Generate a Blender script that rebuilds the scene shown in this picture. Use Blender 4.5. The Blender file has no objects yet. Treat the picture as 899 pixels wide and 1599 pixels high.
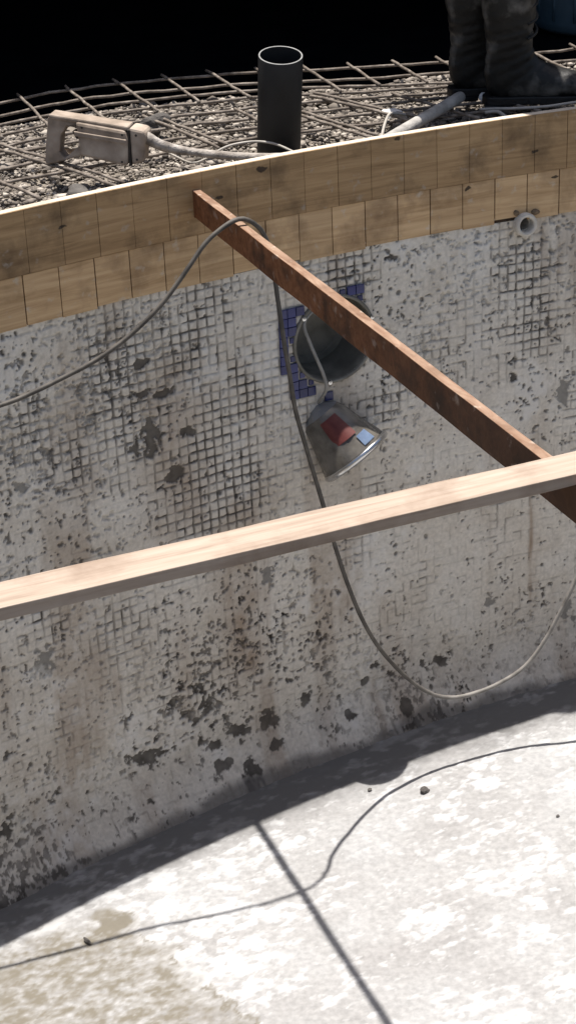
import bpy, bmesh, math, random
import numpy as np
from mathutils import Vector, Matrix

# ------------------------------------------------------------------ camera, sky, sun, exposure
scene = bpy.context.scene
col = scene.collection
cam_d = bpy.data.cameras.new('camera')
cam_d.sensor_fit = 'VERTICAL'; cam_d.sensor_height = 24.0
cam_d.lens = 24.0 * 2980.0 / 1599.0
cam_d.clip_start = 0.05; cam_d.clip_end = 500.0
cam = bpy.data.objects.new('camera', cam_d); col.objects.link(cam)
PITCH, ROLL = math.radians(25.7), math.radians(-2.6)
fw = Vector((0, math.cos(PITCH), -math.sin(PITCH))); rt0 = Vector((1, 0, 0)); up0 = rt0.cross(fw)
rt = rt0 * math.cos(ROLL) + up0 * math.sin(ROLL); up = up0 * math.cos(ROLL) - rt0 * math.sin(ROLL)
M = Matrix((rt, up, -fw)).transposed().to_4x4(); M.translation = Vector((0, 0, 3.11))
cam.matrix_world = M
scene.camera = cam

SUN = Vector((0.036, -0.122, -1.0)).normalized()          # the way the sunlight travels
world = bpy.data.worlds.new('World'); scene.world = world; world.use_nodes = True
wn = world.node_tree.nodes; wl = world.node_tree.links
sky = wn.new('ShaderNodeTexSky'); sky.sky_type = 'NISHITA'; sky.sun_disc = False
sky.dust_density = 3.0; sky.ozone_density = 0.5; sky.air_density = 1.0
sky.sun_elevation = math.radians(82.7); sky.sun_rotation = math.atan2(-SUN.x, -SUN.y)
bg = wn['Background']; wl.new(sky.outputs[0], bg.inputs[0]); bg.inputs[1].default_value = 0.075
sun_d = bpy.data.lights.new('sun', 'SUN'); sun_d.energy = 4.7; sun_d.angle = math.radians(0.53)
sun_d.color = (1.0, 0.955, 0.895)
sun = bpy.data.objects.new('sun', sun_d); col.objects.link(sun)
sun.rotation_euler = SUN.to_track_quat('-Z', 'Y').to_euler(); sun.location = (0, 6, 12)
vs = scene.view_settings
vs.view_transform = 'Standard'; vs.look = 'None'; vs.gamma = 1.0; vs.use_curve_mapping = False
vs.exposure = 0.74
scene.cycles.max_bounces = 8; scene.cycles.diffuse_bounces = 6
scene.cycles.use_denoising = True

# ------------------------------------------------------------------ helpers
rng = np.random.default_rng(7)
random.seed(7)

def mesh_from(name, V, F):
    me = bpy.data.meshes.new(name)
    me.from_pydata([tuple(v) for v in V], [], [tuple(f) for f in F]); me.update()
    return me

def link(name, me, mat=None, parent=None, smooth=False):
    o = bpy.data.objects.new(name, me); col.objects.link(o)
    if mat is not None and me is not None and not me.materials: me.materials.append(mat)
    if parent is not None: o.parent = parent
    if smooth and me is not None: me.shade_smooth()
    return o

def tag(o, label=None, cat=None, group=None, kind=None):
    if label: o['label'] = label
    if cat: o['category'] = cat
    if group: o['group'] = group
    if kind: o['kind'] = kind
    return o

def empty(name, loc, rot=(0, 0, 0)):
    o = bpy.data.objects.new(name, None); col.objects.link(o)
    o.location = loc; o.rotation_euler = rot; o.empty_display_size = 0.05
    return o

class MB:
    """collects vertices and faces of ONE mesh"""
    def __init__(s): s.V = []; s.F = []
    def add(s, V, F):
        n = len(s.V); s.V += [tuple(v) for v in V]; s.F += [tuple(i + n for i in f) for f in F]
    def box(s, x0, x1, y0, y1, z0, z1):
        s.add([(x0,y0,z0),(x1,y0,z0),(x1,y1,z0),(x0,y1,z0),(x0,y0,z1),(x1,y0,z1),(x1,y1,z1),(x0,y1,z1)],
              [(3,2,1,0),(4,5,6,7),(0,1,5,4),(1,2,6,5),(2,3,7,6),(3,0,4,7)])
    def tube(s, pts, r, n=10, step=None, cap=True, jitter=0.0):
        P = smooth_path(pts, step) if step else [Vector(p) for p in pts]
        rad = r if callable(r) else (lambda t: r)
        T = []
        for i in range(len(P)):
            a = P[max(i - 1, 0)]; b = P[min(i + 1, len(P) - 1)]; T.append((b - a).normalized())
        nrm = T[0].orthogonal().normalized(); V = []; F = []
        for i, p in enumerate(P):
            nrm = (nrm - T[i] * nrm.dot(T[i])).normalized(); bi = T[i].cross(nrm)
            rr = rad(i / max(1, len(P) - 1)) * (1 + jitter * random.uniform(-1, 1))
            for k in range(n):
                a = 2 * math.pi * k / n
                V.append(p + (nrm * math.cos(a) + bi * math.sin(a)) * rr)
        for i in range(len(P) - 1):
            for k in range(n):
                F.append((i*n+k, i*n+(k+1) % n, (i+1)*n+(k+1) % n, (i+1)*n+k))
        if cap:
            F.append(tuple(range(n - 1, -1, -1))); F.append(tuple(range((len(P)-1)*n, len(P)*n)))
        s.add(V, F)
    def lathe(s, prof, n=32, closed=False):
        """prof: (r, z) pairs revolved about local z"""
        V = []; F = []
        for r, z in prof:
            for k in range(n):
                a = 2 * math.pi * k / n; V.append((r*math.cos(a), r*math.sin(a), z))
        m = len(prof)
        for i in range(m - 1 + (1 if closed else 0)):
            j = (i + 1) % m
            for k in range(n):
                F.append((i*n+k, i*n+(k+1) % n, j*n+(k+1) % n, j*n+k))
        s.add(V, F)
    def build(s, name, mat, parent=None, smooth=False, bevel=0.0, bseg=2):
        me = mesh_from(name, s.V, s.F)
        o = link(name, me, mat, parent, smooth)
        if bevel:
            m = o.modifiers.new('bevel', 'BEVEL'); m.width = bevel; m.segments = bseg; m.limit_method = 'ANGLE'
        return o

def smooth_path(pts, step):
    P = [Vector(p) for p in pts]; out = []
    P = [P[0]*2 - P[1]] + P + [P[-1]*2 - P[-2]]
    for i in range(1, len(P) - 2):
        a, b, c, d = P[i-1], P[i], P[i+1], P[i+2]
        n = max(1, int((c - b).length / step))
        for k in range(n):
            t = k / n
            out.append(0.5 * ((2*b) + (c - a)*t + (2*a - 5*b + 4*c - d)*t*t + (3*b - a - 3*c + d)*t**3))
    out.append(P[-2])
    return out

# lattice noise in numpy
def _hash(i, j, s):
    h = (i.astype(np.int64) * 374761393 + j.astype(np.int64) * 668265263 + s * 982451653) & 0x7fffffff
    h = ((h ^ (h >> 13)) * 1274126177) & 0x7fffffff
    h = ((h ^ (h >> 16)) * 2246822519) & 0x7fffffff
    return ((h ^ (h >> 15)) & 0xffffff) / float(0xffffff)
def vnoise(x, y, s=0):
    i = np.floor(x); j = np.floor(y); fx = x - i; fy = y - j
    fx = fx*fx*(3-2*fx); fy = fy*fy*(3-2*fy)
    a = _hash(i, j, s); b = _hash(i+1, j, s); c = _hash(i, j+1, s); d = _hash(i+1, j+1, s)
    return (a*(1-fx)+b*fx)*(1-fy) + (c*(1-fx)+d*fx)*fy
def fbm(x, y, s=0, o=4, g=0.5):
    t = 0; w = 1.0; n = 0
    for k in range(o):
        t = t + w*vnoise(x*2**k + 17.3*k, y*2**k - 9.1*k, s + k); n += w; w *= g
    return t / n
def sstep(a, b, x):
    t = np.clip((x - a) / (b - a), 0, 1); return t*t*(3-2*t)

def grid_mesh(name, X, Y, Z, attrs, mat, parent=None, drop=None):
    """X,Y,Z 2-D arrays -> one mesh of quads with float point attributes"""
    r, c = X.shape
    V = np.stack([X, Y, Z], -1).reshape(-1, 3).astype(np.float32)
    idx = np.arange(r*c).reshape(r, c)
    Q = np.stack([idx[:-1, :-1], idx[:-1, 1:], idx[1:, 1:], idx[1:, :-1]], -1).reshape(-1, 4)
    if drop is not None:
        cen = drop.reshape(-1)[Q].all(axis=1); Q = Q[~cen]
    me = bpy.data.meshes.new(name)
    me.vertices.add(len(V)); me.vertices.foreach_set('co', V.ravel())
    me.loops.add(Q.size); me.loops.foreach_set('vertex_index', Q.ravel().astype(np.int32))
    me.polygons.add(len(Q)); me.polygons.foreach_set('loop_start', np.arange(0, Q.size, 4, dtype=np.int32))
    me.update(calc_edges=True)
    for k, a in attrs.items():
        at = me.attributes.new(k, 'FLOAT', 'POINT'); at.data.foreach_set('value', a.reshape(-1).astype(np.float32))
    return link(name, me, mat, parent, smooth=True)

# ------------------------------------------------------------------ materials
def new_mat(name):
    m = bpy.data.materials.new(name); m.use_nodes = True
    nt = m.node_tree; b = nt.nodes['Principled BSDF']
    return m, nt, nt.nodes, nt.links, b

def ramp(N, stops):
    r = N.new('ShaderNodeValToRGB'); e = r.color_ramp.elements
    while len(e) < len(stops): e.new(0.5)
    for el, (p, c) in zip(e, stops): el.position = p; el.color = (*c, 1) if len(c) == 3 else c
    return r

def rgb(v): return (v, v, v)

def noisy(name, c1, c2, scale=8, rough=0.8, metal=0.0, bump=0.1, stretch=(1, 1, 1), c3=None, detail=8, spec=0.3, dist=0.0, lo=0.3, hi=0.7, rnd=0.0, bscale=None):
    m, nt, N, L, b = new_mat(name)
    tc = N.new('ShaderNodeTexCoord'); mp = N.new('ShaderNodeMapping'); mp.inputs['Scale'].default_value = stretch
    L.new(tc.outputs['Object'], mp.inputs[0])
    n = N.new('ShaderNodeTexNoise'); n.inputs['Scale'].default_value = scale; n.inputs['Detail'].default_value = detail
    n.inputs['Distortion'].default_value = dist
    L.new(mp.outputs[0], n.inputs['Vector'])
    st = [(lo, c1), (hi, c2)] if c3 is None else [(lo, c1), ((lo+hi)/2, c2), (hi, c3)]
    r = ramp(N, st); L.new(n.outputs[0], r.inputs[0]); out = r.outputs[0]
    if rnd:
        oi = N.new('ShaderNodeObjectInfo'); mr = N.new('ShaderNodeMapRange')
        mr.inputs['To Min'].default_value = 1 - rnd; mr.inputs['To Max'].default_value = 1 + rnd
        L.new(oi.outputs['Random'], mr.inputs['Value'])
        mx = N.new('ShaderNodeVectorMath'); mx.operation = 'SCALE'
        L.new(out, mx.inputs[0]); L.new(mr.outputs[0], mx.inputs['Scale']); out = mx.outputs[0]
    L.new(out, b.inputs['Base Color'])
    b.inputs['Roughness'].default_value = rough; b.inputs['Metallic'].default_value = metal
    b.inputs['Specular IOR Level'].default_value = spec
    if bump:
        n2 = N.new('ShaderNodeTexNoise'); n2.inputs['Scale'].default_value = bscale or scale*4; n2.inputs['Detail'].default_value = 6
        L.new(mp.outputs[0], n2.inputs['Vector'])
        bp = N.new('ShaderNodeBump'); bp.inputs['Strength'].default_value = bump; bp.inputs['Distance'].default_value = 0.01
        L.new(n2.outputs[0], bp.inputs['Height']); L.new(bp.outputs[0], b.inputs['Normal'])
    return m

def attr(N, name):
    a = N.new('ShaderNodeAttribute'); a.attribute_name = name; return a.outputs['Fac']

def mixc(N, L, fac, a, b, mode='MIX'):
    m = N.new('ShaderNodeMix'); m.data_type = 'RGBA'; m.blend_type = mode
    if isinstance(fac, float): m.inputs[0].default_value = fac
    else: L.new(fac, m.inputs[0])
    for s, i in ((a, 6), (b, 7)):
        if isinstance(s, tuple): m.inputs[i].default_value = (*s, 1)
        else: L.new(s, m.inputs[i])
    return m.outputs[2]

def mat_wall():
    m, nt, N, L, b = new_mat('old_tile_mortar')
    tc = N.new('ShaderNodeTexCoord')
    n = N.new('ShaderNodeTexNoise'); n.inputs['Scale'].default_value = 5; n.inputs['Detail'].default_value = 9; n.inputs['Roughness'].default_value = 0.65
    L.new(tc.outputs['Object'], n.inputs['Vector'])
    r = ramp(N, [(0.28, (0.53, 0.47, 0.39)), (0.5, (0.64, 0.588, 0.508)), (0.72, (0.69, 0.652, 0.585))]); L.new(n.outputs[0], r.inputs[0])
    n2 = N.new('ShaderNodeTexNoise'); n2.inputs['Scale'].default_value = 90; n2.inputs['Detail'].default_value = 5
    L.new(tc.outputs['Object'], n2.inputs['Vector'])
    r2 = ramp(N, [(0.3, rgb(0.84)), (0.7, rgb(1.06))]); L.new(n2.outputs[0], r2.inputs[0])
    c = mixc(N, L, 1.0, r.outputs[0], r2.outputs[0], 'MULTIPLY')
    c = mixc(N, L, attr(N, 'stain'), c, (0.27, 0.19, 0.125))
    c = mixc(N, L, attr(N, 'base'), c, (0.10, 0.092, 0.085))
    c = mixc(N, L, attr(N, 'mark'), c, (0.040, 0.034, 0.029))
    c = mixc(N, L, attr(N, 'patch'), c, (0.115, 0.112, 0.105))
    c = mixc(N, L, attr(N, 'lime'), c, (0.66, 0.635, 0.59))
    L.new(c, b.inputs['Base Color']); b.inputs['Roughness'].default_value = 0.93; b.inputs['Specular IOR Level'].default_value = 0.15
    bp = N.new('ShaderNodeBump'); bp.inputs['Strength'].default_value = 0.35; bp.inputs['Distance'].default_value = 0.004
    L.new(n2.outputs[0], bp.inputs['Height']); L.new(bp.outputs[0], b.inputs['Normal'])
    return m

def mat_floor():
    m, nt, N, L, b = new_mat('pool_floor_screed')
    tc = N.new('ShaderNodeTexCoord')
    n = N.new('ShaderNodeTexNoise'); n.inputs['Scale'].default_value = 3.2; n.inputs['Detail'].default_value = 10; n.inputs['Roughness'].default_value = 0.62
    L.new(tc.outputs['Object'], n.inputs['Vector'])
    r = ramp(N, [(0.3, (0.262, 0.255, 0.25)), (0.52, (0.312, 0.308, 0.304)), (0.7, (0.352, 0.352, 0.352))]); L.new(n.outputs[0], r.inputs[0])
    n2 = N.new('ShaderNodeTexNoise'); n2.inputs['Scale'].default_value = 60; n2.inputs['Detail'].default_value = 6
    L.new(tc.outputs['Object'], n2.inputs['Vector'])
    r2 = ramp(N, [(0.3, rgb(0.82)), (0.7, rgb(1.1))]); L.new(n2.outputs[0], r2.inputs[0])
    c = mixc(N, L, 1.0, r.outputs[0], r2.outputs[0], 'MULTIPLY')
    c = mixc(N, L, attr(N, 'white'), c, (0.45, 0.45, 0.45))
    c = mixc(N, L, attr(N, 'beige'), c, (0.155, 0.138, 0.108))
    c = mixc(N, L, attr(N, 'dark'), c, (0.115, 0.112, 0.110))  # mortar tone darkened to paint in the wall's shade
    L.new(c, b.inputs['Base Color']); b.inputs['Roughness'].default_value = 0.9; b.inputs['Specular IOR Level'].default_value = 0.2
    bp = N.new('ShaderNodeBump'); bp.inputs['Strength'].default_value = 0.3; bp.inputs['Distance'].default_value = 0.004
    L.new(n2.outputs[0], bp.inputs['Height']); L.new(bp.outputs[0], b.inputs['Normal'])
    return m

def mat_wood(name, c1, c2, c3, grain=26, along=(1.0, 1.0, 16.0), stain=(0.05, 0.035, 0.022), stain_amt=0.6, rough=0.75, rnd=0.10, splash=None, knots=True, sscale=7.0, fade=None):
    """grain runs along the direction with the smallest stretch"""
    m, nt, N, L, b = new_mat(name)
    tc = N.new('ShaderNodeTexCoord'); mp = N.new('ShaderNodeMapping'); mp.inputs['Scale'].default_value = along
    L.new(tc.outputs['Object'], mp.inputs[0])
    n = N.new('ShaderNodeTexNoise'); n.inputs['Scale'].default_value = grain/8; n.inputs['Detail'].default_value = 8; n.inputs['Distortion'].default_value = 0.9; n.inputs['Roughness'].default_value = 0.62
    L.new(mp.outputs[0], n.inputs['Vector'])
    r = ramp(N, [(0.3, c1), (0.5, c2), (0.72, c3)]); L.new(n.outputs[0], r.inputs[0]); c = r.outputs[0]
    s = N.new('ShaderNodeTexNoise'); s.inputs['Scale'].default_value = sscale; s.inputs['Detail'].default_value = 7; s.inputs['Roughness'].default_value = 0.6
    L.new(tc.outputs['Object'], s.inputs['Vector'])
    sr = ramp(N, [(0.5, rgb(0)), (0.75, rgb(stain_amt))]); L.new(s.outputs[0], sr.inputs[0])
    c = mixc(N, L, sr.outputs[0], c, stain)
    if knots:
        mk = N.new('ShaderNodeMapping'); mk.inputs['Scale'].default_value = (6, 6, 14); L.new(tc.outputs['Object'], mk.inputs[0])
        v = N.new('ShaderNodeTexVoronoi'); v.inputs['Scale'].default_value = 1.25; v.inputs['Randomness'].default_value = 1.0
        kn = N.new('ShaderNodeTexNoise'); kn.inputs['Scale'].default_value = 26; kn.inputs['Detail'].default_value = 3; L.new(tc.outputs['Object'], kn.inputs['Vector'])
        ka = N.new('ShaderNodeVectorMath'); ka.operation = 'MULTIPLY_ADD'; ka.inputs[1].default_value = (0.35, 0.35, 0.35); L.new(kn.outputs['Color'], ka.inputs[0]); L.new(mk.outputs[0], ka.inputs[2]); L.new(ka.outputs[0], v.inputs['Vector'])
        vr = ramp(N, [(0.075, rgb(0.9)), (0.105, rgb(0))]); L.new(v.outputs['Distance'], vr.inputs[0])
        c = mixc(N, L, vr.outputs[0], c, (0.03, 0.02, 0.014))
    if fade:
        fc_, f0, f1 = fade
        sx = N.new('ShaderNodeSeparateXYZ'); L.new(tc.outputs['Object'], sx.inputs[0])
        fm = N.new('ShaderNodeMath'); fm.operation = 'MULTIPLY_ADD'; fm.inputs[1].default_value = 0.9; L.new(s.outputs[0], fm.inputs[0]); L.new(sx.outputs['X'], fm.inputs[2])
        fr_ = N.new('ShaderNodeMapRange'); fr_.inputs['From Min'].default_value = f0 + 0.45; fr_.inputs['From Max'].default_value = f1 + 0.45; fr_.inputs['To Max'].default_value = 0.75; L.new(fm.outputs[0], fr_.inputs['Value'])
        c = mixc(N, L, fr_.outputs[0], c, fc_)
    if splash:
        p = N.new('ShaderNodeTexNoise'); p.inputs['Scale'].default_value = 34; p.inputs['Detail'].default_value = 6
        L.new(tc.outputs['Object'], p.inputs['Vector'])
        pr = ramp(N, [(0.62, rgb(0)), (0.72, rgb(0.5))]); L.new(p.outputs[0], pr.inputs[0])
        c = mixc(N, L, pr.outputs[0], c, splash)
    if rnd:
        oi = N.new('ShaderNodeObjectInfo'); mr = N.new('ShaderNodeMapRange')
        mr.inputs['To Min'].default_value = 1-rnd; mr.inputs['To Max'].default_value = 1+rnd; L.new(oi.outputs['Random'], mr.inputs['Value'])
        mx = N.new('ShaderNodeVectorMath'); mx.operation = 'SCALE'; L.new(c, mx.inputs[0]); L.new(mr.outputs[0], mx.inputs['Scale']); c = mx.outputs[0]
    L.new(c, b.inputs['Base Color']); b.inputs['Roughness'].default_value = rough; b.inputs['Specular IOR Level'].default_value = 0.25
    bp = N.new('ShaderNodeBump'); bp.inputs['Strength'].default_value = 0.25; bp.inputs['Distance'].default_value = 0.003
    L.new(n.outputs[0], bp.inputs['Height']); L.new(bp.outputs[0], b.inputs['Normal'])
    return m

def mat_gravel():
    m, nt, N, L, b = new_mat('gravel_stone')
    r = ramp(N, [(0.0, (0.065, 0.055, 0.046)), (0.55, (0.20, 0.172, 0.145)), (1.0, (0.48, 0.43, 0.37))]); L.new(attr(N, 'tone'), r.inputs[0])
    L.new(r.outputs[0], b.inputs['Base Color']); b.inputs['Roughness'].default_value = 0.9
    return m

MAT = {
    'wall': mat_wall(), 'floor': mat_floor(), 'gravel': mat_gravel(),
    'concrete': noisy('plain_concrete', (0.30, 0.285, 0.26), (0.43, 0.41, 0.385), 4, 0.92, bump=0.25),
    'earth': noisy('dry_earth', (0.10, 0.085, 0.068), (0.24, 0.21, 0.175), 14, 0.95, bump=0.5),
    'ply_up': mat_wood('brown_shutter_ply', (0.235, 0.145, 0.07), (0.345, 0.222, 0.112), (0.425, 0.285, 0.152), rnd=0.06, stain=(0.07, 0.043, 0.024), stain_amt=0.9, sscale=6.5, splash=(0.36, 0.32, 0.27)),
    'ply_low': mat_wood('pale_shutter_ply', (0.37, 0.235, 0.118), (0.51, 0.342, 0.186), (0.61, 0.43, 0.25), rnd=0.09, stain=(0.11, 0.06, 0.03), stain_amt=0.75, splash=(0.50, 0.45, 0.38)),
    'ply_edge': mat_wood('ply_edge', (0.50, 0.42, 0.32), (0.58, 0.50, 0.40), (0.64, 0.57, 0.47), rnd=0.0, stain_amt=0.2, knots=False),
    'brown': mat_wood('rust_brown_board', (0.13, 0.050, 0.020), (0.225, 0.090, 0.038), (0.30, 0.135, 0.062), along=(14, 1.2, 14), stain=(0.028, 0.017, 0.012), stain_amt=0.9, rnd=0, splash=(0.42, 0.33, 0.26), knots=False, sscale=11.0, fade=((0.060, 0.038, 0.026), 0.7, 1.7)),
    'brown_top': mat_wood('worn_board_edge', (0.16, 0.085, 0.05), (0.24, 0.15, 0.10), (0.33, 0.23, 0.165), along=(3, 14, 14), stain=(0.09, 0.05, 0.03), stain_amt=0.7, rnd=0, splash=(0.50, 0.43, 0.36), knots=False, sscale=13.0),
    'pine': mat_wood('raw_pine', (0.27, 0.205, 0.157), (0.36, 0.285, 0.224), (0.41, 0.336, 0.274), along=(1.0, 17, 17), grain=30, stain=(0.16, 0.105, 0.07), stain_amt=0.7, rnd=0, knots=True, sscale=7.0),
    'kerf': noisy('dark_saw_cut', (0.022, 0.014, 0.009), (0.05, 0.033, 0.02), 30, 0.95, bump=0),
    'bar': noisy('reinforcing_steel', (0.085, 0.068, 0.054), (0.165, 0.138, 0.115), 40, 0.8, metal=0.0, bump=0.2, c3=(0.27, 0.235, 0.20)),
    'pvc_dark': noisy('dark_grey_pvc', (0.010, 0.010, 0.0105), (0.022, 0.022, 0.0225), 10, 0.5, bump=0.05),
    'pvc_rim': noisy('cut_pvc', (0.22, 0.22, 0.215), (0.34, 0.34, 0.33), 40, 0.6, bump=0),
    'pvc_pale': noisy('dusty_white_pvc', (0.46, 0.42, 0.36), (0.62, 0.58, 0.51), 30, 0.6, bump=0.1),
    'hole': noisy('pipe_inside', (0.010, 0.009, 0.008), (0.02, 0.018, 0.016), 10, 0.95, bump=0),
    'rubber': noisy('black_rubber', (0.006, 0.006, 0.006), (0.016, 0.015, 0.014), 22, 0.5, bump=0.25, spec=0.35),
    'dust_rubber': noisy('dusty_rubber', (0.004, 0.004, 0.0038), (0.013, 0.0125, 0.0115), 16, 0.6, bump=0.3, spec=0.35),
    'boot': noisy('cement_dusted_rubber', (0.004, 0.004, 0.0038), (0.012, 0.0115, 0.0105), 13, 0.55, bump=0.3, spec=0.35, c3=(0.13, 0.122, 0.11), lo=0.36, hi=0.70),
    'tool': noisy('dusty_tool_case', (0.17, 0.132, 0.10), (0.31, 0.25, 0.20), 14, 0.7, bump=0.2, c3=(0.46, 0.39, 0.32)),
    'tool_dark': noisy('tool_seam', (0.02, 0.018, 0.016), (0.05, 0.042, 0.036), 20, 0.8, bump=0),
    'hose': noisy('cement_caked_hose', (0.16, 0.135, 0.115), (0.33, 0.295, 0.26), 34, 0.8, bump=0.4, c3=(0.46, 0.42, 0.38)),
    'head': noisy('cement_caked_steel', (0.24, 0.225, 0.205), (0.42, 0.40, 0.37), 26, 0.7, bump=0.3),
    'cable': noisy('grey_cable_sheath', (0.040, 0.034, 0.028), (0.095, 0.084, 0.07), 30, 0.6, bump=0.1),
    'cord': noisy('pale_cord', (0.20, 0.19, 0.17), (0.30, 0.285, 0.26), 24, 0.6, bump=0),
    'wire': noisy('tie_wire', (0.30, 0.275, 0.24), (0.44, 0.41, 0.37), 24, 0.6, bump=0),
    'blue_tile': noisy('blue_mosaic_glass', (0.016, 0.020, 0.085), (0.032, 0.040, 0.15), 14, 0.3, bump=0, rnd=0.25, spec=0.5),
    'galv': noisy('dull_niche_steel', (0.10, 0.093, 0.075), (0.24, 0.225, 0.19), 14, 0.5, metal=0.0, bump=0.05),
    'chrome': noisy('scuffed_steel_ring', (0.45, 0.45, 0.45), (0.70, 0.70, 0.70), 20, 0.22, metal=1.0, bump=0.02),
    'lamp': noisy('lamp_bowl', (0.055, 0.048, 0.04), (0.17, 0.155, 0.132), 22, 0.22, bump=0.06, spec=0.5),
    'lamp_tail': noisy('lamp_tail_grey', (0.12, 0.12, 0.12), (0.22, 0.222, 0.225), 12, 0.35, bump=0.02, spec=0.5),
    'red': noisy('faded_red_sticker', (0.075, 0.016, 0.014), (0.13, 0.035, 0.03), 40, 0.5, bump=0),
    'sky_blue': noisy('pale_blue_reflection', (0.09, 0.13, 0.21), (0.14, 0.19, 0.28), 40, 0.4, bump=0),
    'lens': noisy('lamp_glass', (0.10, 0.12, 0.15), (0.16, 0.18, 0.22), 10, 0.08, bump=0, spec=0.8),
    'black': noisy('shade_black', (0.0035, 0.0035, 0.0045), (0.007, 0.007, 0.008), 5, 0.8, bump=0.2, spec=0.05),  # near-black colour carrying the shade of the low ground
    'shade_shelter': noisy('shade_shelter_boards', (0.006, 0.0055, 0.005), (0.014, 0.013, 0.012), 5, 0.9, bump=0.1, spec=0.05),
    'drum': noisy('dusty_blue_plastic', (0.05, 0.09, 0.12), (0.13, 0.17, 0.19), 5, 0.5, bump=0.1),
    'stone': noisy('broken_concrete', (0.30, 0.28, 0.25), (0.55, 0.52, 0.48), 24, 0.9, bump=0.5),
    'white_block': noisy('white_block', (0.58, 0.57, 0.55), (0.74, 0.73, 0.71), 20, 0.8, bump=0.3),
    'dark_stone': noisy('dark_stone', (0.05, 0.045, 0.042), (0.13, 0.12, 0.11), 24, 0.9, bump=0.5),
    'mortar': noisy('mortar_lump', (0.10, 0.07, 0.045), (0.20, 0.145, 0.095), 30, 0.95, bump=0.5),
    'skin': noisy('skin', (0.28, 0.15, 0.10), (0.34, 0.19, 0.13), 10, 0.55, bump=0.05),
    'trousers': noisy('dark_trousers', (0.010, 0.011, 0.014), (0.022, 0.022, 0.026), 30, 0.95, bump=0.3),
    'shirt': noisy('grey_shirt', (0.12, 0.125, 0.13), (0.18, 0.18, 0.185), 30, 0.95, bump=0.3),
    'hair': noisy('dark_hair', (0.008, 0.006, 0.005), (0.02, 0.015, 0.012), 60, 0.7, bump=0.4),
}

# ------------------------------------------------------------------ plan of the curved pool edge
QA, QB, QC = -0.120913, 0.529350, 4.792166
ZR = 1.81            # top of the shuttering
ZD = 1.70            # ground behind it
TX = 0.06            # fall of the pool floor
_xs = np.linspace(-3.0, 3.4, 12801)
_ys = QA*_xs**2 + QB*_xs + QC
_u = np.concatenate([[0], np.cumsum(np.hypot(np.diff(_xs), np.diff(_ys)))])
_u = _u - np.interp(0.0, _xs, _u)
def edge(u):
    """arc length -> x, y, and the normal that points into the pool"""
    x = np.interp(u, _u, _xs); y = QA*x*x + QB*x + QC
    s = 2*QA*x + QB; l = np.sqrt(1 + s*s)
    return x, y, s/l, -1/l
def wallpt(u, off, z):
    x, y, nx, ny = edge(u); return Vector((float(x + nx*off), float(y + ny*off), z))
U0, U1 = float(_u[0]) + 0.02, float(_u[-1]) - 0.02

NU, NZ, NR = 0.167, 1.280, 0.124         # lamp niche: place along the wall, height, radius
RU, RZ = 0.756, 1.507                    # water inlet

# ------------------------------------------------------------------ pool wall
T = 0.0263           # pitch of the vanished mosaic
PATCH = [(-0.411,1.336,0.028,0.017),(-0.505,1.375,0.016,0.022),(-0.418,1.258,0.02,0.013),(-0.351,1.244,0.024,0.013),(-0.41,1.124,0.036,0.041),(-0.332,1.006,0.02,0.017),(-0.289,1.117,0.018,0.013),(-0.777,1.097,0.02,0.017),(-0.484,0.165,0.05,0.028),(-0.19,0.145,0.032,0.026),(-0.098,0.156,0.02,0.026),(-0.288,0.266,0.028,0.019),(-0.073,0.137,0.016,0.015),(-0.259,0.072,0.024,0.015),(-0.182,0.043,0.028,0.02),(-0.772,0.567,0.026,0.041),(0.344,1.478,0.018,0.015),(0.892,0.982,0.028,0.044),(0.731,1.054,0.016,0.017),(-0.07,0.622,0.016,0.026),(-0.941,0.12,0.022,0.03),(0.349,0.078,0.02,0.03),(0.276,0.223,0.02,0.017),(0.323,0.175,0.016,0.015),(0.041,0.182,0.018,0.017),(0.494,0.178,0.028,0.017),(0.174,0.087,0.018,0.015),(0.92,0.246,0.028,0.03),(0.657,0.34,0.018,0.017),(-0.456,0.97,0.01,0.009),(-0.266,0.129,0.018,0.015),(0.231,0.181,0.012,0.011),(-0.087,0.075,0.024,0.013),(-0.323,0.225,0.016,0.011),(-0.442,0.164,0.024,0.015)]
PALE = {(-0.777,1.097),(-0.772,0.567),(0.892,0.982),(0.92,0.246),(-0.07,0.622),(0.657,0.34)}
GRID = [(-0.228,1.019),(-0.716,1.279),(-0.284,1.326),(-0.079,1.205),(0.206,1.455),(0.315,1.04),(0.269,0.814),(0.806,1.159),(0.802,1.351),(-0.722,0.714),(0.222,0.601),(-0.137,0.519),(-0.622,1.128),(-0.199,1.16),(-0.154,0.923),(-0.486,1.375),(0.431,0.483),(-0.559,0.579),(-0.783,1.175)]

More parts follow.
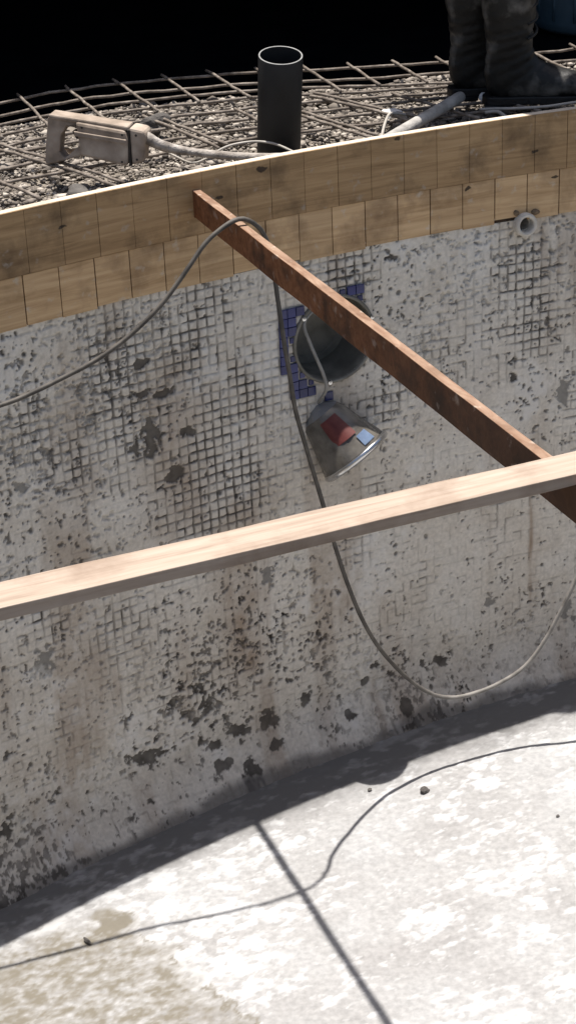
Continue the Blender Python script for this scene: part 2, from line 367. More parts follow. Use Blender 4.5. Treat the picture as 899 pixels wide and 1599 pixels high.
def build_wall():
    fine = np.arange(-1.06, 1.14, 0.0028)
    uu = np.concatenate([np.arange(U0, -1.6, 0.03), np.arange(-1.6, -1.06, 0.008), fine, np.arange(1.14, 1.8, 0.008), np.arange(1.8, U1, 0.03)])
    tt = np.linspace(0, 1, 560)
    Ug, Tg = np.meshgrid(uu, tt)
    x, y, nx, ny = edge(Ug)
    zf = TX*x - 0.012
    Z = zf + Tg*(1.535 - zf)
    H = Z - TX*x                                     # height over the floor
    # wandering grid of tile imprints
    wa = Ug + 0.004*(fbm(Ug*9, Z*9, 11, 3)-0.5) + 0.0025*(vnoise(Ug*70, Z*70, 12)-0.5)
    wb = Z + 0.10*0 + 0.004*(fbm(Ug*9, Z*9, 21, 3)-0.5) + 0.0025*(vnoise(Ug*70, Z*70, 22)-0.5)
    a = wa/T; b = wb/T
    G = 1.7*(fbm(Ug*4.2, Z*3.4, 31, 4)-0.415) + 0.10*sstep(0.5, 0.8, Z)
    for gu, gz in GRID:
        G = G + 0.62*np.exp(-(((Ug-gu)/0.085)**2 + ((Z-gz)/0.085)**2))
    G = G + 0.08*sstep(0.15, -0.3, Ug)*sstep(0.45, 0.7, Z)
    G = G - 0.16*sstep(0.75, 0.45, Z) - 0.20*sstep(0.25, 0.45, Ug)*sstep(-0.1, 0.1, 0.35-np.abs(Ug-0.55))
    G = np.clip(G*sstep(0.10, 0.45, H), 0.02, 0.92)
    I = np.round(a); J = np.floor(b); i = np.floor(a); j = np.round(b)
    pres_v = _hash(I, J, 101); pres_h = _hash(i, j, 202)
    sv = np.clip(1.45*G + 0.85*(pres_v-0.60), 0, 1); sh = np.clip(1.45*G + 0.85*(pres_h-0.60), 0, 1)
    wid = 0.0026 + 0.0016*vnoise(Ug*40, Z*40, 41)
    dv = np.abs(a - I)*T; dh = np.abs(b - j)*T
    gv = sv*(1-sstep(wid*0.45, wid*1.25, dv)); gh = sh*(1-sstep(wid*0.45, wid*1.25, dh))
    # knots where grooves cross
    corner = np.minimum(sv, sh)*(1-sstep(0.003, 0.0062, np.hypot(dv, dh)))
    groove = np.maximum(np.maximum(gv, gh), corner)
    groove = groove*(0.42 + 1.0*vnoise(Ug*55, Z*55, 51)).clip(0, 1)
    # pits: torn-out specks, most of them sitting on the old tile raster
    dens = fbm(Ug*2.3+3, Z*2.3, 61, 4)
    dens = dens + 0.10*sstep(0.55, 0.15, H) + 0.10*sstep(1.25, 1.45, Z) - 0.06*sstep(0.3, 0.6, Ug)*sstep(1.2, 1.0, Z)
    p1 = fbm(Ug*75, Z*70, 71, 3)
    thr = 0.925 - 0.44*dens
    gr = vnoise(Ug*230, Z*230, 72)-0.5
    pit = sstep(thr, thr+0.06, p1 + 0.14*gr)
    ci, cj = np.floor(a+0.5), np.floor(b+0.5)
    ox = (_hash(ci, cj, 81)-0.5)*0.5; oy = (_hash(ci, cj, 82)-0.5)*0.5
    dd = np.hypot((a-ci-ox)*1.1, (b-cj-oy)*0.9)*T
    rad = 0.002 + 0.0055*_hash(ci, cj, 83)**2
    on = (_hash(ci, cj, 84) < np.clip((dens-0.36)*1.6, 0.03, 0.7))
    dot = on*(1-sstep(rad*0.8, rad*1.3, dd + 0.003*(vnoise(Ug*160, Z*160, 85)-0.5)))
    wx = 0.010*(fbm(Ug*45, Z*45, 92, 3)-0.5); wz = 0.010*(fbm(Ug*45, Z*45, 93, 3)-0.5)
    p2 = fbm((Ug+wx)*44, (Z+wz)*46, 91, 4, 0.6) + 0.07*gr
    thr2 = 0.905 - 0.33*dens - 0.05*sstep(0.5, 0.12, H) - 0.035*np.exp(-((Ug+0.15)/0.35)**2)*sstep(0.6, 0.3, H)
    chip = sstep(thr2, thr2+0.045, p2)
    film = sstep(0.46, 0.62, 0.65*fbm(Ug*8, Z*2.2, 98, 4) + 0.35*fbm(Ug*40, Z*12, 99, 3))
    clear = 1 - 0.72*film
    tonev = (0.55 + 0.85*fbm(Ug*16, Z*16, 94, 3))*clear
    mark = np.clip(np.maximum(np.maximum(pit*0.7, dot*0.75), chip*0.82)*tonev, 0, 1)
    grit = sstep(0.50, 0.80, 0.5*vnoise(Ug*260, Z*210, 95) + 0.5*fbm(Ug*48, Z*40, 96, 3))*np.clip(0.2 + 1.5*(fbm(Ug*4, Z*4, 97, 4)-0.35), 0, 0.8)
    mark = np.maximum(mark, 0.20*grit)
    # bigger places where the mortar came off
    patch = np.zeros_like(Ug); pdark = np.zeros_like(Ug)
    nz = fbm(Ug*38, Z*38, 111, 4); nz2 = fbm(Ug*70, Z*70, 112, 3)
    for pu, pz, ru, rz in PATCH:
        d = np.hypot((Ug-pu)/ru, (Z-pz)/rz) + 2.2*(nz-0.5) + 1.5*(nz2-0.5) + 0.25*gr
        k = 1-sstep(0.82, 0.98, d)
        if (pu, pz) in PALE: patch = np.maximum(patch, k*0.72)
        else: pdark = np.maximum(pdark, k)
    # stains and a darker tone towards the foot
    strk = fbm(Ug*11, Z*1.3, 121, 4)
    stain = 0.65*sstep(0.54, 0.74, strk)*fbm(Ug*6, Z*5, 122, 3)
    for su, w, z0, z1, amt in ((-0.155, 0.07, 0.30, 0.85, 0.7), (-0.12, 0.03, 0.1, 0.6, 0.35), (-0.33, 0.10, 0.80, 1.30, 0.55), (-0.60, 0.05, 1.0, 1.4, 0.3), (0.795, 0.008, 0.3, 0.75, 0.75), (-0.35, 0.03, 0.2, 0.6, 0.3)):
        stain = np.maximum(stain, amt*np.exp(-((Ug-su+0.012*(vnoise(Z*9, Z*0, 5)-.5))/w)**2)*sstep(z0-0.06, z0+0.06, Z)*sstep(z1+0.1, z1-0.06, Z)*(0.45+1.1*fbm(Ug*30, Z*14, 123, 3)-0.15))
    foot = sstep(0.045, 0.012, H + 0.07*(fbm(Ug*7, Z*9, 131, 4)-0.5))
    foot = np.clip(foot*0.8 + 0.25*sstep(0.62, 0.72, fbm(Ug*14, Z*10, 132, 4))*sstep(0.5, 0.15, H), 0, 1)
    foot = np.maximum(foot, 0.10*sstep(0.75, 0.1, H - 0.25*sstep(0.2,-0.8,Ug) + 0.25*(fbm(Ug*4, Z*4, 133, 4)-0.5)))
    lime = 0.6*sstep(0.56, 0.74, 0.6*fbm(Ug*5+9, Z*4, 141, 5) + 0.4*fbm(Ug*40, Z*30, 143, 4))*(1-np.maximum(mark, pdark))*(1-foot)
    lime = np.maximum(lime, 0.45*np.exp(-((Ug-0.61+0.03*(fbm(Ug*20, Z*12, 144, 3)-.5))/0.03)**2)*sstep(0.8, 1.3, Z)*fbm(Ug*20, Z*8, 142, 3)*1.4).clip(0, 0.8)
    rag = np.clip(1 - pdark - patch, 0, 1)
    disp = -0.0042*groove*rag - 0.0045*np.maximum(pit, dot)*rag - 0.006*chip*rag - 0.006*np.maximum(pdark, patch*0.8)
    disp = disp + 0.006*(fbm(Ug*6, Z*6, 151, 4)-0.5) + 0.0022*(fbm(Ug*60, Z*60, 152, 3)-0.5)
    disp = disp + 0.0012*G*(np.sin(np.pi*(a % 1))*np.sin(np.pi*(b % 1)))
    disp = disp*(0.45 + 0.55*sstep(0.05, 0.25, H))
    cove = 0.092*np.clip(1-H/0.17, 0, 1.1)**2
    off = -0.008 + disp + cove
    X = x + nx*off; Y = y + ny*off
    m = np.clip(np.maximum(groove*0.9*(1-0.45*film), mark)*rag + pdark*(0.72+0.3*nz), 0, 1)
    drop = (np.hypot(Ug-NU, Z-NZ) < NR-0.004)
    drop |= (np.hypot(Ug-RU, Z-RZ) < 0.020)
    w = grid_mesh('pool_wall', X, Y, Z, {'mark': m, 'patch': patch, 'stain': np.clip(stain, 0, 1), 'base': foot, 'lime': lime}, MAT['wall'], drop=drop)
    return w
wall = build_wall()
tag(wall, 'curved grey pool wall stripped of its mosaic, pitted and printed with a grid of tile marks', 'wall')

# last blue mosaic tiles round the niche
tile_me = None
def blue_tiles():
    global tile_me
    b = MB(); h = T*0.485
    b.add([(-h,-h,0),(h,-h,0),(h,h,0),(-h,h,0),(-h*.93,-h*.93,.005),(h*.93,-h*.93,.005),(h*.93,h*.93,.005),(-h*.93,h*.93,.005)],
          [(3,2,1,0),(4,5,6,7),(0,1,5,4),(1,2,6,5),(2,3,7,6),(3,0,4,7)])
    tile_me = mesh_from('blue_tile', b.V, b.F); tile_me.materials.append(MAT['blue_tile'])
    poly = [(0.005,1.40),(0.10,1.385),(0.10,1.14),(0.155,1.115),(0.045,1.125),(0.012,1.20),(-0.002,1.27)]
    def inside(u, z):
        c = False
        for k in range(len(poly)):
            (x1,y1),(x2,y2) = poly[k], poly[k-1]
            if (y1 > z) != (y2 > z) and u < (x2-x1)*(z-y1)/(y2-y1)+x1: c = not c
        return c
    for i in range(-3, 14):
        for j in range(38, 58):
            u, z = (i+.5)*T, (j+.5)*T
            d = math.hypot(u-NU, z-NZ)
            ok = (inside(u, z) and d > NR + 0.004) or (0.185 < u < 0.262 and 1.378 < z < 1.425 and d > NR+0.004)
            if not ok: continue
            x, y, nx, ny = (float(v) for v in edge(u))
            o = link('blue_tile', tile_me, None, wall)
            ez = Vector((nx, ny, 0)); ex = Vector((-ny, nx, 0)); ey = Vector((0, 0, 1))
            R = Matrix((ex, ey, ez)).transposed().to_4x4()
            R = R @ Matrix.Rotation(random.uniform(-.03, .03), 4, 'Z') @ Matrix.Rotation(random.uniform(-.04, .04), 4, 'X')
            if d < NR+0.0095: R = R @ Matrix.Scale(0.62, 4)
            R.translation = Vector((x + nx*-0.0065, y + ny*-0.0065, z)); o.matrix_world = R
blue_tiles()

# ------------------------------------------------------------------ pool floor
def build_floor():
    xs = np.concatenate([np.arange(-3.0, -1.0, 0.08), np.arange(-1.0, 1.06, 0.0055), np.arange(1.06, 3.3, 0.08)])
    ys = np.concatenate([np.arange(0.15, 3.3, 0.08), np.arange(3.3, 5.2, 0.0055), np.arange(5.2, 5.8, 0.1)])
    X, Y = np.meshgrid(xs, ys)
    # blotches drawn out along the trowel strokes
    ca, sa = math.cos(0.35), math.sin(0.35)
    A = X*ca + Y*sa; B = -X*sa + Y*ca
    n1 = fbm(A*5, B*9, 301, 6, 0.62); n2 = fbm(A*26, B*40, 302, 4, 0.6); n3 = fbm(A*2, B*2.6, 303, 3)
    n4 = fbm(A*60, B*95, 304, 3, 0.6)
    white = sstep(0.48, 0.58, 0.34*n1 + 0.30*n2 + 0.18*n4 + 0.18*n3)
    white = white*(0.25 + 0.75*sstep(0.36, 0.52, 0.6*n2+0.4*n4))
    white = np.maximum(white, 0.55*sstep(0.60, 0.68, 0.5*n2+0.5*n4))
    ed = 0.11*(fbm(X*9, Y*9, 311, 5, 0.6)-0.5)*2
    # left of the broken edge of the white coat
    line = (X + 0.4699) - (Y - 4.0736)*(-0.757) + ed           # < 0 : beige side
    beige = sstep(0.03, -0.06, line)
    upper = sstep(-0.02, 0.05, (Y - 4.16) - 0.62*(X + 0.4699) + ed)   # pale again towards the wall
    beige = beige*(1-0.85*upper)
    spot = 1-sstep(0.6, 1.0, np.hypot((X+0.52)/0.075, (Y-4.11)/0.05) + 1.6*(fbm(X*16, Y*16, 312, 4)-0.5))
    rough = fbm(A*32, B*48, 313, 4, 0.62)
    crack = np.exp(-((line-0.004)/0.006)**2)*sstep(0.42, 0.55, fbm(X*14, Y*14, 315, 3))*(1-upper)
    beige_m = np.clip(beige*(0.26 + 2.6*(0.6*rough+0.4*fbm(A*75, B*100, 314, 3)-0.36)) + 0.75*spot + 0.8*crack, 0, 0.95)
    white = white*(1-0.75*beige) + 0.55*beige*sstep(0.58, 0.66, rough)*(1-beige_m)
    # dark mortar along the foot of the wall, deepened with painted wall shade
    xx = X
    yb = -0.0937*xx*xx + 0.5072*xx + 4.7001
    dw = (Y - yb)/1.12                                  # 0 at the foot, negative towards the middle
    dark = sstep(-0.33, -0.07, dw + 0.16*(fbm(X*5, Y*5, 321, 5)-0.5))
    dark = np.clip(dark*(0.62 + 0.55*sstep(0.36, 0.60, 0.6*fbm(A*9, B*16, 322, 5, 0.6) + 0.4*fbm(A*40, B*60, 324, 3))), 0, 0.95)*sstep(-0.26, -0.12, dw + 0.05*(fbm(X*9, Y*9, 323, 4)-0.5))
    trow = vnoise(A*3 + 40, B*70, 341)*vnoise(A*5, B*6, 342)
    Z = TX*X + 0.0016*trow + 0.004*(fbm(X*5, Y*5, 331, 4)-0.5) + 0.0022*(fbm(X*40, Y*40, 332, 3)-0.5) + 0.0018*white
    Z = Z - 0.005*sstep(0.01, -0.004, line)*beige + 0.003*beige*(rough-0.5)
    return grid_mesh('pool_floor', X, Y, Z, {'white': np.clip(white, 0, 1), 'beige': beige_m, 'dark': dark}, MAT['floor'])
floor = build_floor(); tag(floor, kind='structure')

# ------------------------------------------------------------------ ground round the pool, other pool sides
def back_edge(x):          # where the filled strip behind the shuttering ends
    return float(np.interp(x, [-3.0, -1.6, -0.832, -0.64, -0.443, -0.241, -0.039, 0.271, 0.563, 1.01, 3.3], [4.1, 5.12, 5.83, 5.92, 5.98, 6.0, 6.03, 6.10, 6.15, 6.28, 6.7]))
def build_ground():
    b = MB(); n = 90
    xs = np.linspace(-2.85, 3.25, n)
    V = []; rows = 26
    for x in xs:
        u = float(np.interp(x, _xs, _u)); p = wallpt(u, -0.031, ZD)
        e = back_edge(p.x)
        for k in range(rows):
            t = k/(rows-1); y = p.y + (e-p.y)*t
            z = ZD + 0.035*(float(fbm(np.array(p.x*9), np.array(y*9), 401, 4))-0.5) - (0.05*max(0, t-0.85)/0.15)
            V.append((p.x, y, z))
        V.append((p.x, e+0.03, ZD-0.36)); V.append((p.x, 150.0, ZD-0.36))
    m = rows+2
    F = [(i*m+k, (i+1)*m+k, (i+1)*m+k+1, i*m+k+1) for i in range(n-1) for k in range(m-1)]
    b.add(V, F)
    # the wide ground: left, right, near side, and the lower level behind
    far = 150
    b.add([(-far,-far,ZD),(-2.85,-far,ZD),(-2.85,far,ZD),(-far,far,ZD)], [(0,1,2,3)])
    b.add([(3.25,-far,ZD),(far,-far,ZD),(far,far,ZD),(3.25,far,ZD)], [(0,1,2,3)])
    b.add([(-2.85,-far,ZD),(3.25,-far,ZD),(3.25,0.2,ZD),(-2.85,0.2,ZD)], [(0,1,2,3)])
    return b.build('ground', MAT['earth'], smooth=False)
ground = build_ground(); tag(ground, kind='structure')

def side_wall(name, pts, h, label, thick=0.15):
    b = MB()
    (x0, y0), (x1, y1) = pts
    d = Vector((x1-x0, y1-y0)).normalized(); nn = Vector((-d.y, d.x))
    q = [(x0,y0),(x1,y1),(x1+nn.x*thick,y1+nn.y*thick),(x0+nn.x*thick,y0+nn.y*thick)]
    b.add([(a, c, -0.25) for a, c in q] + [(a, c, h) for a, c in q], [(3,2,1,0),(4,5,6,7),(0,1,5,4),(1,2,6,5),(2,3,7,6),(3,0,4,7)])
    o = b.build(name, MAT['concrete'], bevel=0.006); tag(o, label, 'wall'); return o
side_wall('pool_wall', ((3.2, 0.2), (-2.8, 0.2)), 1.712, 'plain concrete pool wall on the near side under the viewer', -0.15)
side_wall('pool_wall', ((-2.72, 0.2), (-2.72, 2.6)), 1.784, 'plain concrete pool side wall left of the picture carrying the pale plank')
side_wall('pool_wall', ((3.1, 5.2), (3.1, 0.2)), 1.784, 'plain concrete pool side wall right of the picture')

# ------------------------------------------------------------------ shuttering boards
def curved_panel(u0, u1, z0, z1, f, d, seg=2):
    """a bent slab between arc positions, front face at offset f, depth d"""
    b = MB(); V = []; F = []
    for k in range(seg+1):
        u = u0 + (u1-u0)*k/seg
        V += [wallpt(u, f, z0), wallpt(u, f, z1), wallpt(u, f-d, z1), wallpt(u, f-d, z0)]
    for k in range(seg):
        i = k*4
        for a in range(4):
            F.append((i+a, i+(a+1) % 4, i+4+(a+1) % 4, i+4+a))
    F.append((0,3,2,1)); i = seg*4; F.append((i,i+1,i+2,i+3))
    b.add(V, [f_[::-1] for f_ in F]); return b

def shuttering(label, z0, z1, front, mat, first, gap, group):
    root = empty('shuttering_board', wallpt(0, front-0.01, z0))
    inv = Matrix.Translation(-root.location)
    bk = curved_panel(-1.9, 2.0, z0+0.002, z1, front-0.0045, 0.024 if z1 > 1.75 else 0.013, seg=60).build('backing', MAT['ply_edge'] if z1 > 1.75 else MAT['kerf'], root)
    bk.matrix_parent_inverse = inv
    k = -20
    while True:
        u = first + k*0.0988
        k += 1
        if u < -1.9: continue
        if u + 0.0988 > 2.0: break
        g0 = gap*random.uniform(0.5, 1.3); 
        dz = random.uniform(-0.004, 0.005) if z1 < 1.75 else 0.0
        df = random.uniform(-0.0006, 0.0006)
        zb = z0 + dz
        if z1 < 1.75 and abs(u+0.05-RU) < 0.055: zb = z0 + 0.012
        p = curved_panel(u+g0/2, u+0.0988-gap/2, zb, z1-0.0006, front+df, 0.0044, seg=2).build('panel', mat, root)
        p.matrix_parent_inverse = inv
    tag(root, label, 'shuttering board', group)
    return root
shuttering('darker upper strip of bent plywood shuttering with a bright sunlit top edge', 1.6495, ZR, 0.0, MAT['ply_up'], 0.0925, 0.0016, 'bent shuttering boards')
shuttering('paler lower strip of bent plywood shuttering with dark saw cuts, just above the stripped wall', 1.519, 1.6485, -0.0025, MAT['ply_low'], 0.0723, 0.0028, 'bent shuttering boards')

# ------------------------------------------------------------------ light niche and its lamp
nx_, ny_ = [float(v) for v in edge(NU)[2:]]
def frame_at(p, ez, spin=0.0):
    ez = Vector(ez).normalized(); ex = Vector((0, 0, 1)).cross(ez)
    ex = ex.normalized() if ex.length > 1e-4 else Vector((1, 0, 0)); ey = ez.cross(ex)
    R = Matrix((ex, ey, ez)).transposed().to_4x4() @ Matrix.Rotation(spin, 4, 'Z'); R.translation = Vector(p); return R
niche = empty('light_niche', (0, 0, 0)); niche.matrix_world = frame_at(wallpt(NU, -0.008, NZ), (nx_, ny_, 0))
b = MB(); r = NR
b.lathe([(r-0.004, 0.004), (r-0.007, -0.06), (r-0.012, -0.130)], 48)
b.build('bucket', MAT['galv'], niche, smooth=True)
b = MB(); b.lathe([(r-0.0125, -0.128), (r-0.030, -0.1285), (r-0.034, -0.133), (0.04, -0.1335), (0.0005, -0.134)], 48)
b.build('back_plate', MAT['galv'], niche)
b = MB(); b.lathe([(r-0.006, 0.000), (r-0.006, 0.009), (r+0.001, 0.009), (r+0.003, 0.004), (r+0.003, -0.006)], 48)
b.build('rim', MAT['galv'], niche, smooth=True)
b = MB(); b.lathe([(0.016, -0.134), (0.016, -0.115), (0.008, -0.115), (0.008, -0.133)], 20)
go = b.build('cable_gland', MAT['pvc_dark'], niche, smooth=True); go.location = (0.045, 0.055, 0)
b = MB(); b.lathe([(0.006, 0.008), (0.006, 0.013), (0.0005, 0.014)], 10)
for ang in (-100, 20, 140):
    o = b.build('screw', MAT['chrome'], niche); o.location = ((r-0.002)*math.cos(math.radians(ang)), (r-0.002)*math.sin(math.radians(ang)), 0)
tag(niche, 'round dark steel lamp niche sunk in the stripped wall behind the brown board', 'light niche')

axis = Vector((0.60, -0.255, -0.758)).normalized(); LB = Vector((0.104, 4.860, 1.066))
LBn = LB
lamp = empty('pool_lamp', LB); lamp.matrix_world = frame_at(LB, axis)
b = MB(); b.lathe([(0.058, 0.0), (0.064, 0.012), (0.069, 0.03), (0.098, 0.135), (0.101, 0.146)], 22)
for q in range(len(b.V)):
    v = Vector(b.V[q]); a_ = math.atan2(v.y, v.x); f_ = 1 + 0.035*math.sin(3*a_+1.0) + 0.03*math.sin(5*a_+v.z*30)
    b.V[q] = (v.x*f_, v.y*f_, v.z)
b.build('bowl', MAT['lamp'], lamp, smooth=True)
b = MB(); b.lathe([(0.0005, -0.030), (0.020, -0.029), (0.044, -0.014), (0.058, 0.0005)], 8)
b.build('tail_cap', MAT['lamp_tail'], lamp)
b = MB(); b.lathe([(0.098, 0.142), (0.107, 0.144), (0.109, 0.149), (0.107, 0.156), (0.102, 0.160), (0.097, 0.157)], 48)
b.build('face_ring', MAT['chrome'], lamp, smooth=True)
b = MB(); b.lathe([(0.099, 0.155), (0.07, 0.164), (0.03, 0.170), (0.0005, 0.171)], 40)
b.build('lens', MAT['lens'], lamp, smooth=True)
def sticker(name, a0, a1, z0, z1, mat):
    b = MB(); V = []; F = []; n = 10
    for k in range(n+1):
        a = a0 + (a1-a0)*k/n
        fc = None
        for z in (z0, z1):
            rr = 0.069 + (0.098-0.069)*(z-0.03)/0.105; rr = rr*(1 + 0.035*math.sin(3*a+1.0) + 0.03*math.sin(5*a+z*30)) + 0.0018
            V.append((rr*math.cos(a), rr*math.sin(a), z))
    for k in range(n): F.append((2*k, 2*k+2, 2*k+3, 2*k+1))
    b.add(V, F); return b.build(name, mat, lamp, smooth=True)
def lamp_angle(world_dir):
    l = lamp.matrix_world.to_3x3().inverted() @ Vector(world_dir); return math.atan2(l.y, l.x)
A0 = lamp_angle(tuple(-fw))
sticker('red_sticker', A0-0.42, A0+0.38, 0.016, 0.092, MAT['red'])
sticker('blue_reflection', A0-0.75, A0-0.32, 0.100, 0.134, MAT['sky_blue'])  # blue reflection painted on the bowl as a flat patch
Rw = lamp.matrix_world.inverted()
def inlamp(p): return Rw @ Vector(p)
gl = niche.matrix_world @ Vector((0.045, 0.055, -0.116))
b = MB(); b.tube([inlamp(p) for p in (gl, (0.150, 4.915, 1.362), (0.100, 4.868, 1.370), (0.066, 4.828, 1.345), (0.080, 4.818, 1.290), (0.0945, 4.812, 1.252), (0.1135, 4.812, 1.198), (0.118, 4.815, 1.155), LB - axis*0.026)], 0.0048, 8, step=0.012)
b.build('flex', MAT['cord'], lamp, smooth=True)
tag(lamp, 'round pool lamp with steel ring and red sticker, dangling on its flex below the niche', 'lamp')

# ------------------------------------------------------------------ water inlet
rnx, rny = [float(v) for v in edge(RU)[2:]]
inl = empty('water_inlet', (0, 0, 0)); inl.matrix_world = frame_at(wallpt(RU, -0.008, RZ), (rnx, rny, 0.06))
b = MB(); b.lathe([(0.033, -0.02), (0.033, 0.020), (0.030, 0.026), (0.023, 0.026), (0.021, 0.020), (0.0205, -0.05)], 32)
b.build('collar', MAT['pvc_pale'], inl, smooth=True)
b = MB(); b.lathe([(0.0205, -0.049), (0.0005, -0.050)], 24); b.build('plug', MAT['hole'], inl)
tag(inl, 'pale plastic water inlet ring poking out of the wall under the plywood', 'pipe fitting')
def lump(name, loc, size, mat, seed, sub=2, rough=0.35, rot=0.0):
    bm = bmesh.new(); bmesh.ops.create_icosphere(bm, subdivisions=sub, radius=1.0)
    rr = np.random.default_rng(seed); k = rr.normal(size=(5, 3)); ph = rr.uniform(0, 6, 5)
    for v in bm.verts:
        s = 1 + rough*sum(math.sin(v.co.dot(Vector(k[i]))*1.8 + ph[i]) for i in range(5))/3
        v.co = Vector((v.co.x*s*size[0], v.co.y*s*size[1], v.co.z*s*size[2]))
    me = bpy.data.meshes.new(name); bm.to_mesh(me); bm.free()
    o = link(name, me, mat); o.location = loc; o.rotation_euler = (0, 0, rot); return o
for k, (du, dz, s) in enumerate(((-0.026, 0.036, 0.010), (0.034, 0.030, 0.012))):
    o = lump('mortar_lump', wallpt(RU+du, -0.003, RZ+dz), (s, s*.6, s*.75), MAT['mortar'], 40+k)
    tag(o, ['brown lump of mortar stuck above the left of the pale inlet ring', 'brown lump of mortar stuck above the right of the pale inlet ring'][k], 'mortar', 'mortar lumps at the inlet')

# ------------------------------------------------------------------ brown board on edge, pale plank
def bar_between(name, A, B, w, h, mat, label, cat, seg=40, wob=0.0012, mat_top=None):
    """board from A to B (top centre line), width w, height h below the top"""
    A = Vector(A); B = Vector(B); d = (B-A); Lg = d.length
    b = MB(); V = []; F = []
    for i in range(seg+1):
        t = i/seg; xx = t*Lg
        for (sx, sz) in ((-1, -1), (1, -1), (1, 0), (-1, 0)):
            V.append((xx, sx*w/2 + wob*(float(vnoise(np.array(xx*7.), np.array(sx*3.+sz), 501))-.5)*2, sz*h + wob*(float(vnoise(np.array(xx*8.+5), np.array(sx*3.+sz), 502))-.5)*2))
    for i in range(seg):
        for a in range(4):
            F.append((i*4+a, i*4+(a+1) % 4, i*4+4+(a+1) % 4, i*4+4+a))
    F.append((0, 1, 2, 3)); i = seg*4; F.append((i+3, i+2, i+1, i))
    b.add(V, [f[::-1] for f in F])
    o = b.build(name, mat, bevel=0.0012)
    if mat_top is not None:
        o.data.materials.append(mat_top)
        for i in range(seg): o.data.polygons[i*4+2].material_index = 1
    ex = d.normalized(); ey = Vector((0, 0, 1)).cross(ex).normalized(); ez = ex.cross(ey)
    Mx = Matrix((ex, ey, ez)).transposed().to_4x4(); Mx.translation = A; o.matrix_world = Mx
    tag(o, label, cat); return o
bA = Vector((-0.1922, 4.682, 1.7660)); bB = Vector((0.4342, 2.914, 1.790)); dirb = (bB-bA)
bar_between('brown_board', bA, bA + dirb*(4.70/dirb.length), 0.0215, 0.070, MAT['brown'],
            'narrow rust-brown board on edge, running from the plywood shuttering out over the pool', 'board', seg=60, mat_top=MAT['brown_top'])
def beam_top(x): return 1.7660 + 0.024*(x + 0.1922)/0.6264
pb, pf = (0.4164), (2.6414)
pA = Vector((-2.74, pb*-2.74 + pf, 1.8085)); pB = Vector((2.35, pb*2.35 + pf, 1.8125))
bar_between('pale_plank', pA, pB, 0.0800, 0.0205, MAT['pine'], 'long pale new pine plank lying across the brown board', 'plank', seg=90, wob=0.0010)

# ------------------------------------------------------------------ the long cable
def mat_cable():
    m, nt, N, L, b = new_mat('sunlit_dusty_sheath')
    tc = N.new('ShaderNodeTexCoord'); sp = N.new('ShaderNodeSeparateXYZ'); L.new(tc.outputs['Object'], sp.inputs[0])
    n = N.new('ShaderNodeTexNoise'); n.inputs['Scale'].default_value = 25; n.inputs['Detail'].default_value = 6; L.new(tc.outputs['Object'], n.inputs['Vector'])
    r = ramp(N, [(0.35, (0.040, 0.034, 0.028)), (0.65, (0.10, 0.088, 0.074))]); L.new(n.outputs[0], r.inputs[0])
    mr = N.new('ShaderNodeMapRange'); mr.inputs['From Min'].default_value = 0.28; mr.inputs['From Max'].default_value = 0.48; L.new(sp.outputs['X'], mr.inputs['Value'])  # paler right end: dust, plus its sunlit look put into the colour
    mu = N.new('ShaderNodeMath'); mu.operation = 'MULTIPLY'; L.new(mr.outputs[0], mu.inputs[0])
    r3 = ramp(N, [(0.30, rgb(0.35)), (0.60, rgb(1.0))]); L.new(n.outputs[0], r3.inputs[0]); L.new(r3.outputs[0], mu.inputs[1])
    L.new(mixc(N, L, mu.outputs[0], r.outputs[0], (0.22, 0.205, 0.185)), b.inputs['Base Color'])
    b.inputs['Roughness'].default_value = 0.7
    return m
CAB = [(-1.10,4.02,1.345),(-0.88,4.10,1.378),(-0.665,4.166,1.419),(-0.59,4.190,1.437),(-0.514,4.212,1.46),(-0.437,4.231,1.495),(-0.358,4.249,1.542),(-0.279,4.270,1.609),(-0.214,4.292,1.681),(-0.166,4.313,1.744),(-0.119,4.333,1.777),(-0.084,4.347,1.7895),(-0.062,4.357,1.783),(-0.041,4.368,1.762),(-0.026,4.380,1.736),(-0.012,4.394,1.68),(-0.003,4.400,1.609),(0.002,4.396,1.547),(0.009,4.395,1.45),(0.019,4.411,1.355),(0.032,4.432,1.26),(0.05,4.454,1.162),(0.071,4.475,1.061),(0.089,4.492,0.972),(0.124,4.52,0.814),(0.155,4.547,0.683),(0.197,4.578,0.554),(0.25,4.612,0.441),(0.323,4.647,0.328),(0.388,4.673,0.266),(0.445,4.693,0.24),(0.511,4.713,0.235),(0.588,4.737,0.251),(0.663,4.753,0.295),(0.719,4.763,0.372),(0.764,4.772,0.459),(0.808,4.783,0.554),(0.87,4.80,0.72),(0.95,4.83,1.0),(1.02,4.90,1.35),(1.06,5.02,1.70),(1.08,5.16,1.83),(1.12,5.30,1.80),(1.18,5.42,1.745)]
b = MB(); CAB = [(p[0]+random.uniform(-.002, .002), p[1]+random.uniform(-.002, .002), p[2]+random.uniform(-.002, .002)) for p in CAB]; b.tube(CAB, 0.0059, 10, step=0.012, jitter=0.05)
tag(b.build('cable', mat_cable(), smooth=True), 'long grey cable slung over the brown board and sagging down in front of the wall', 'cable')

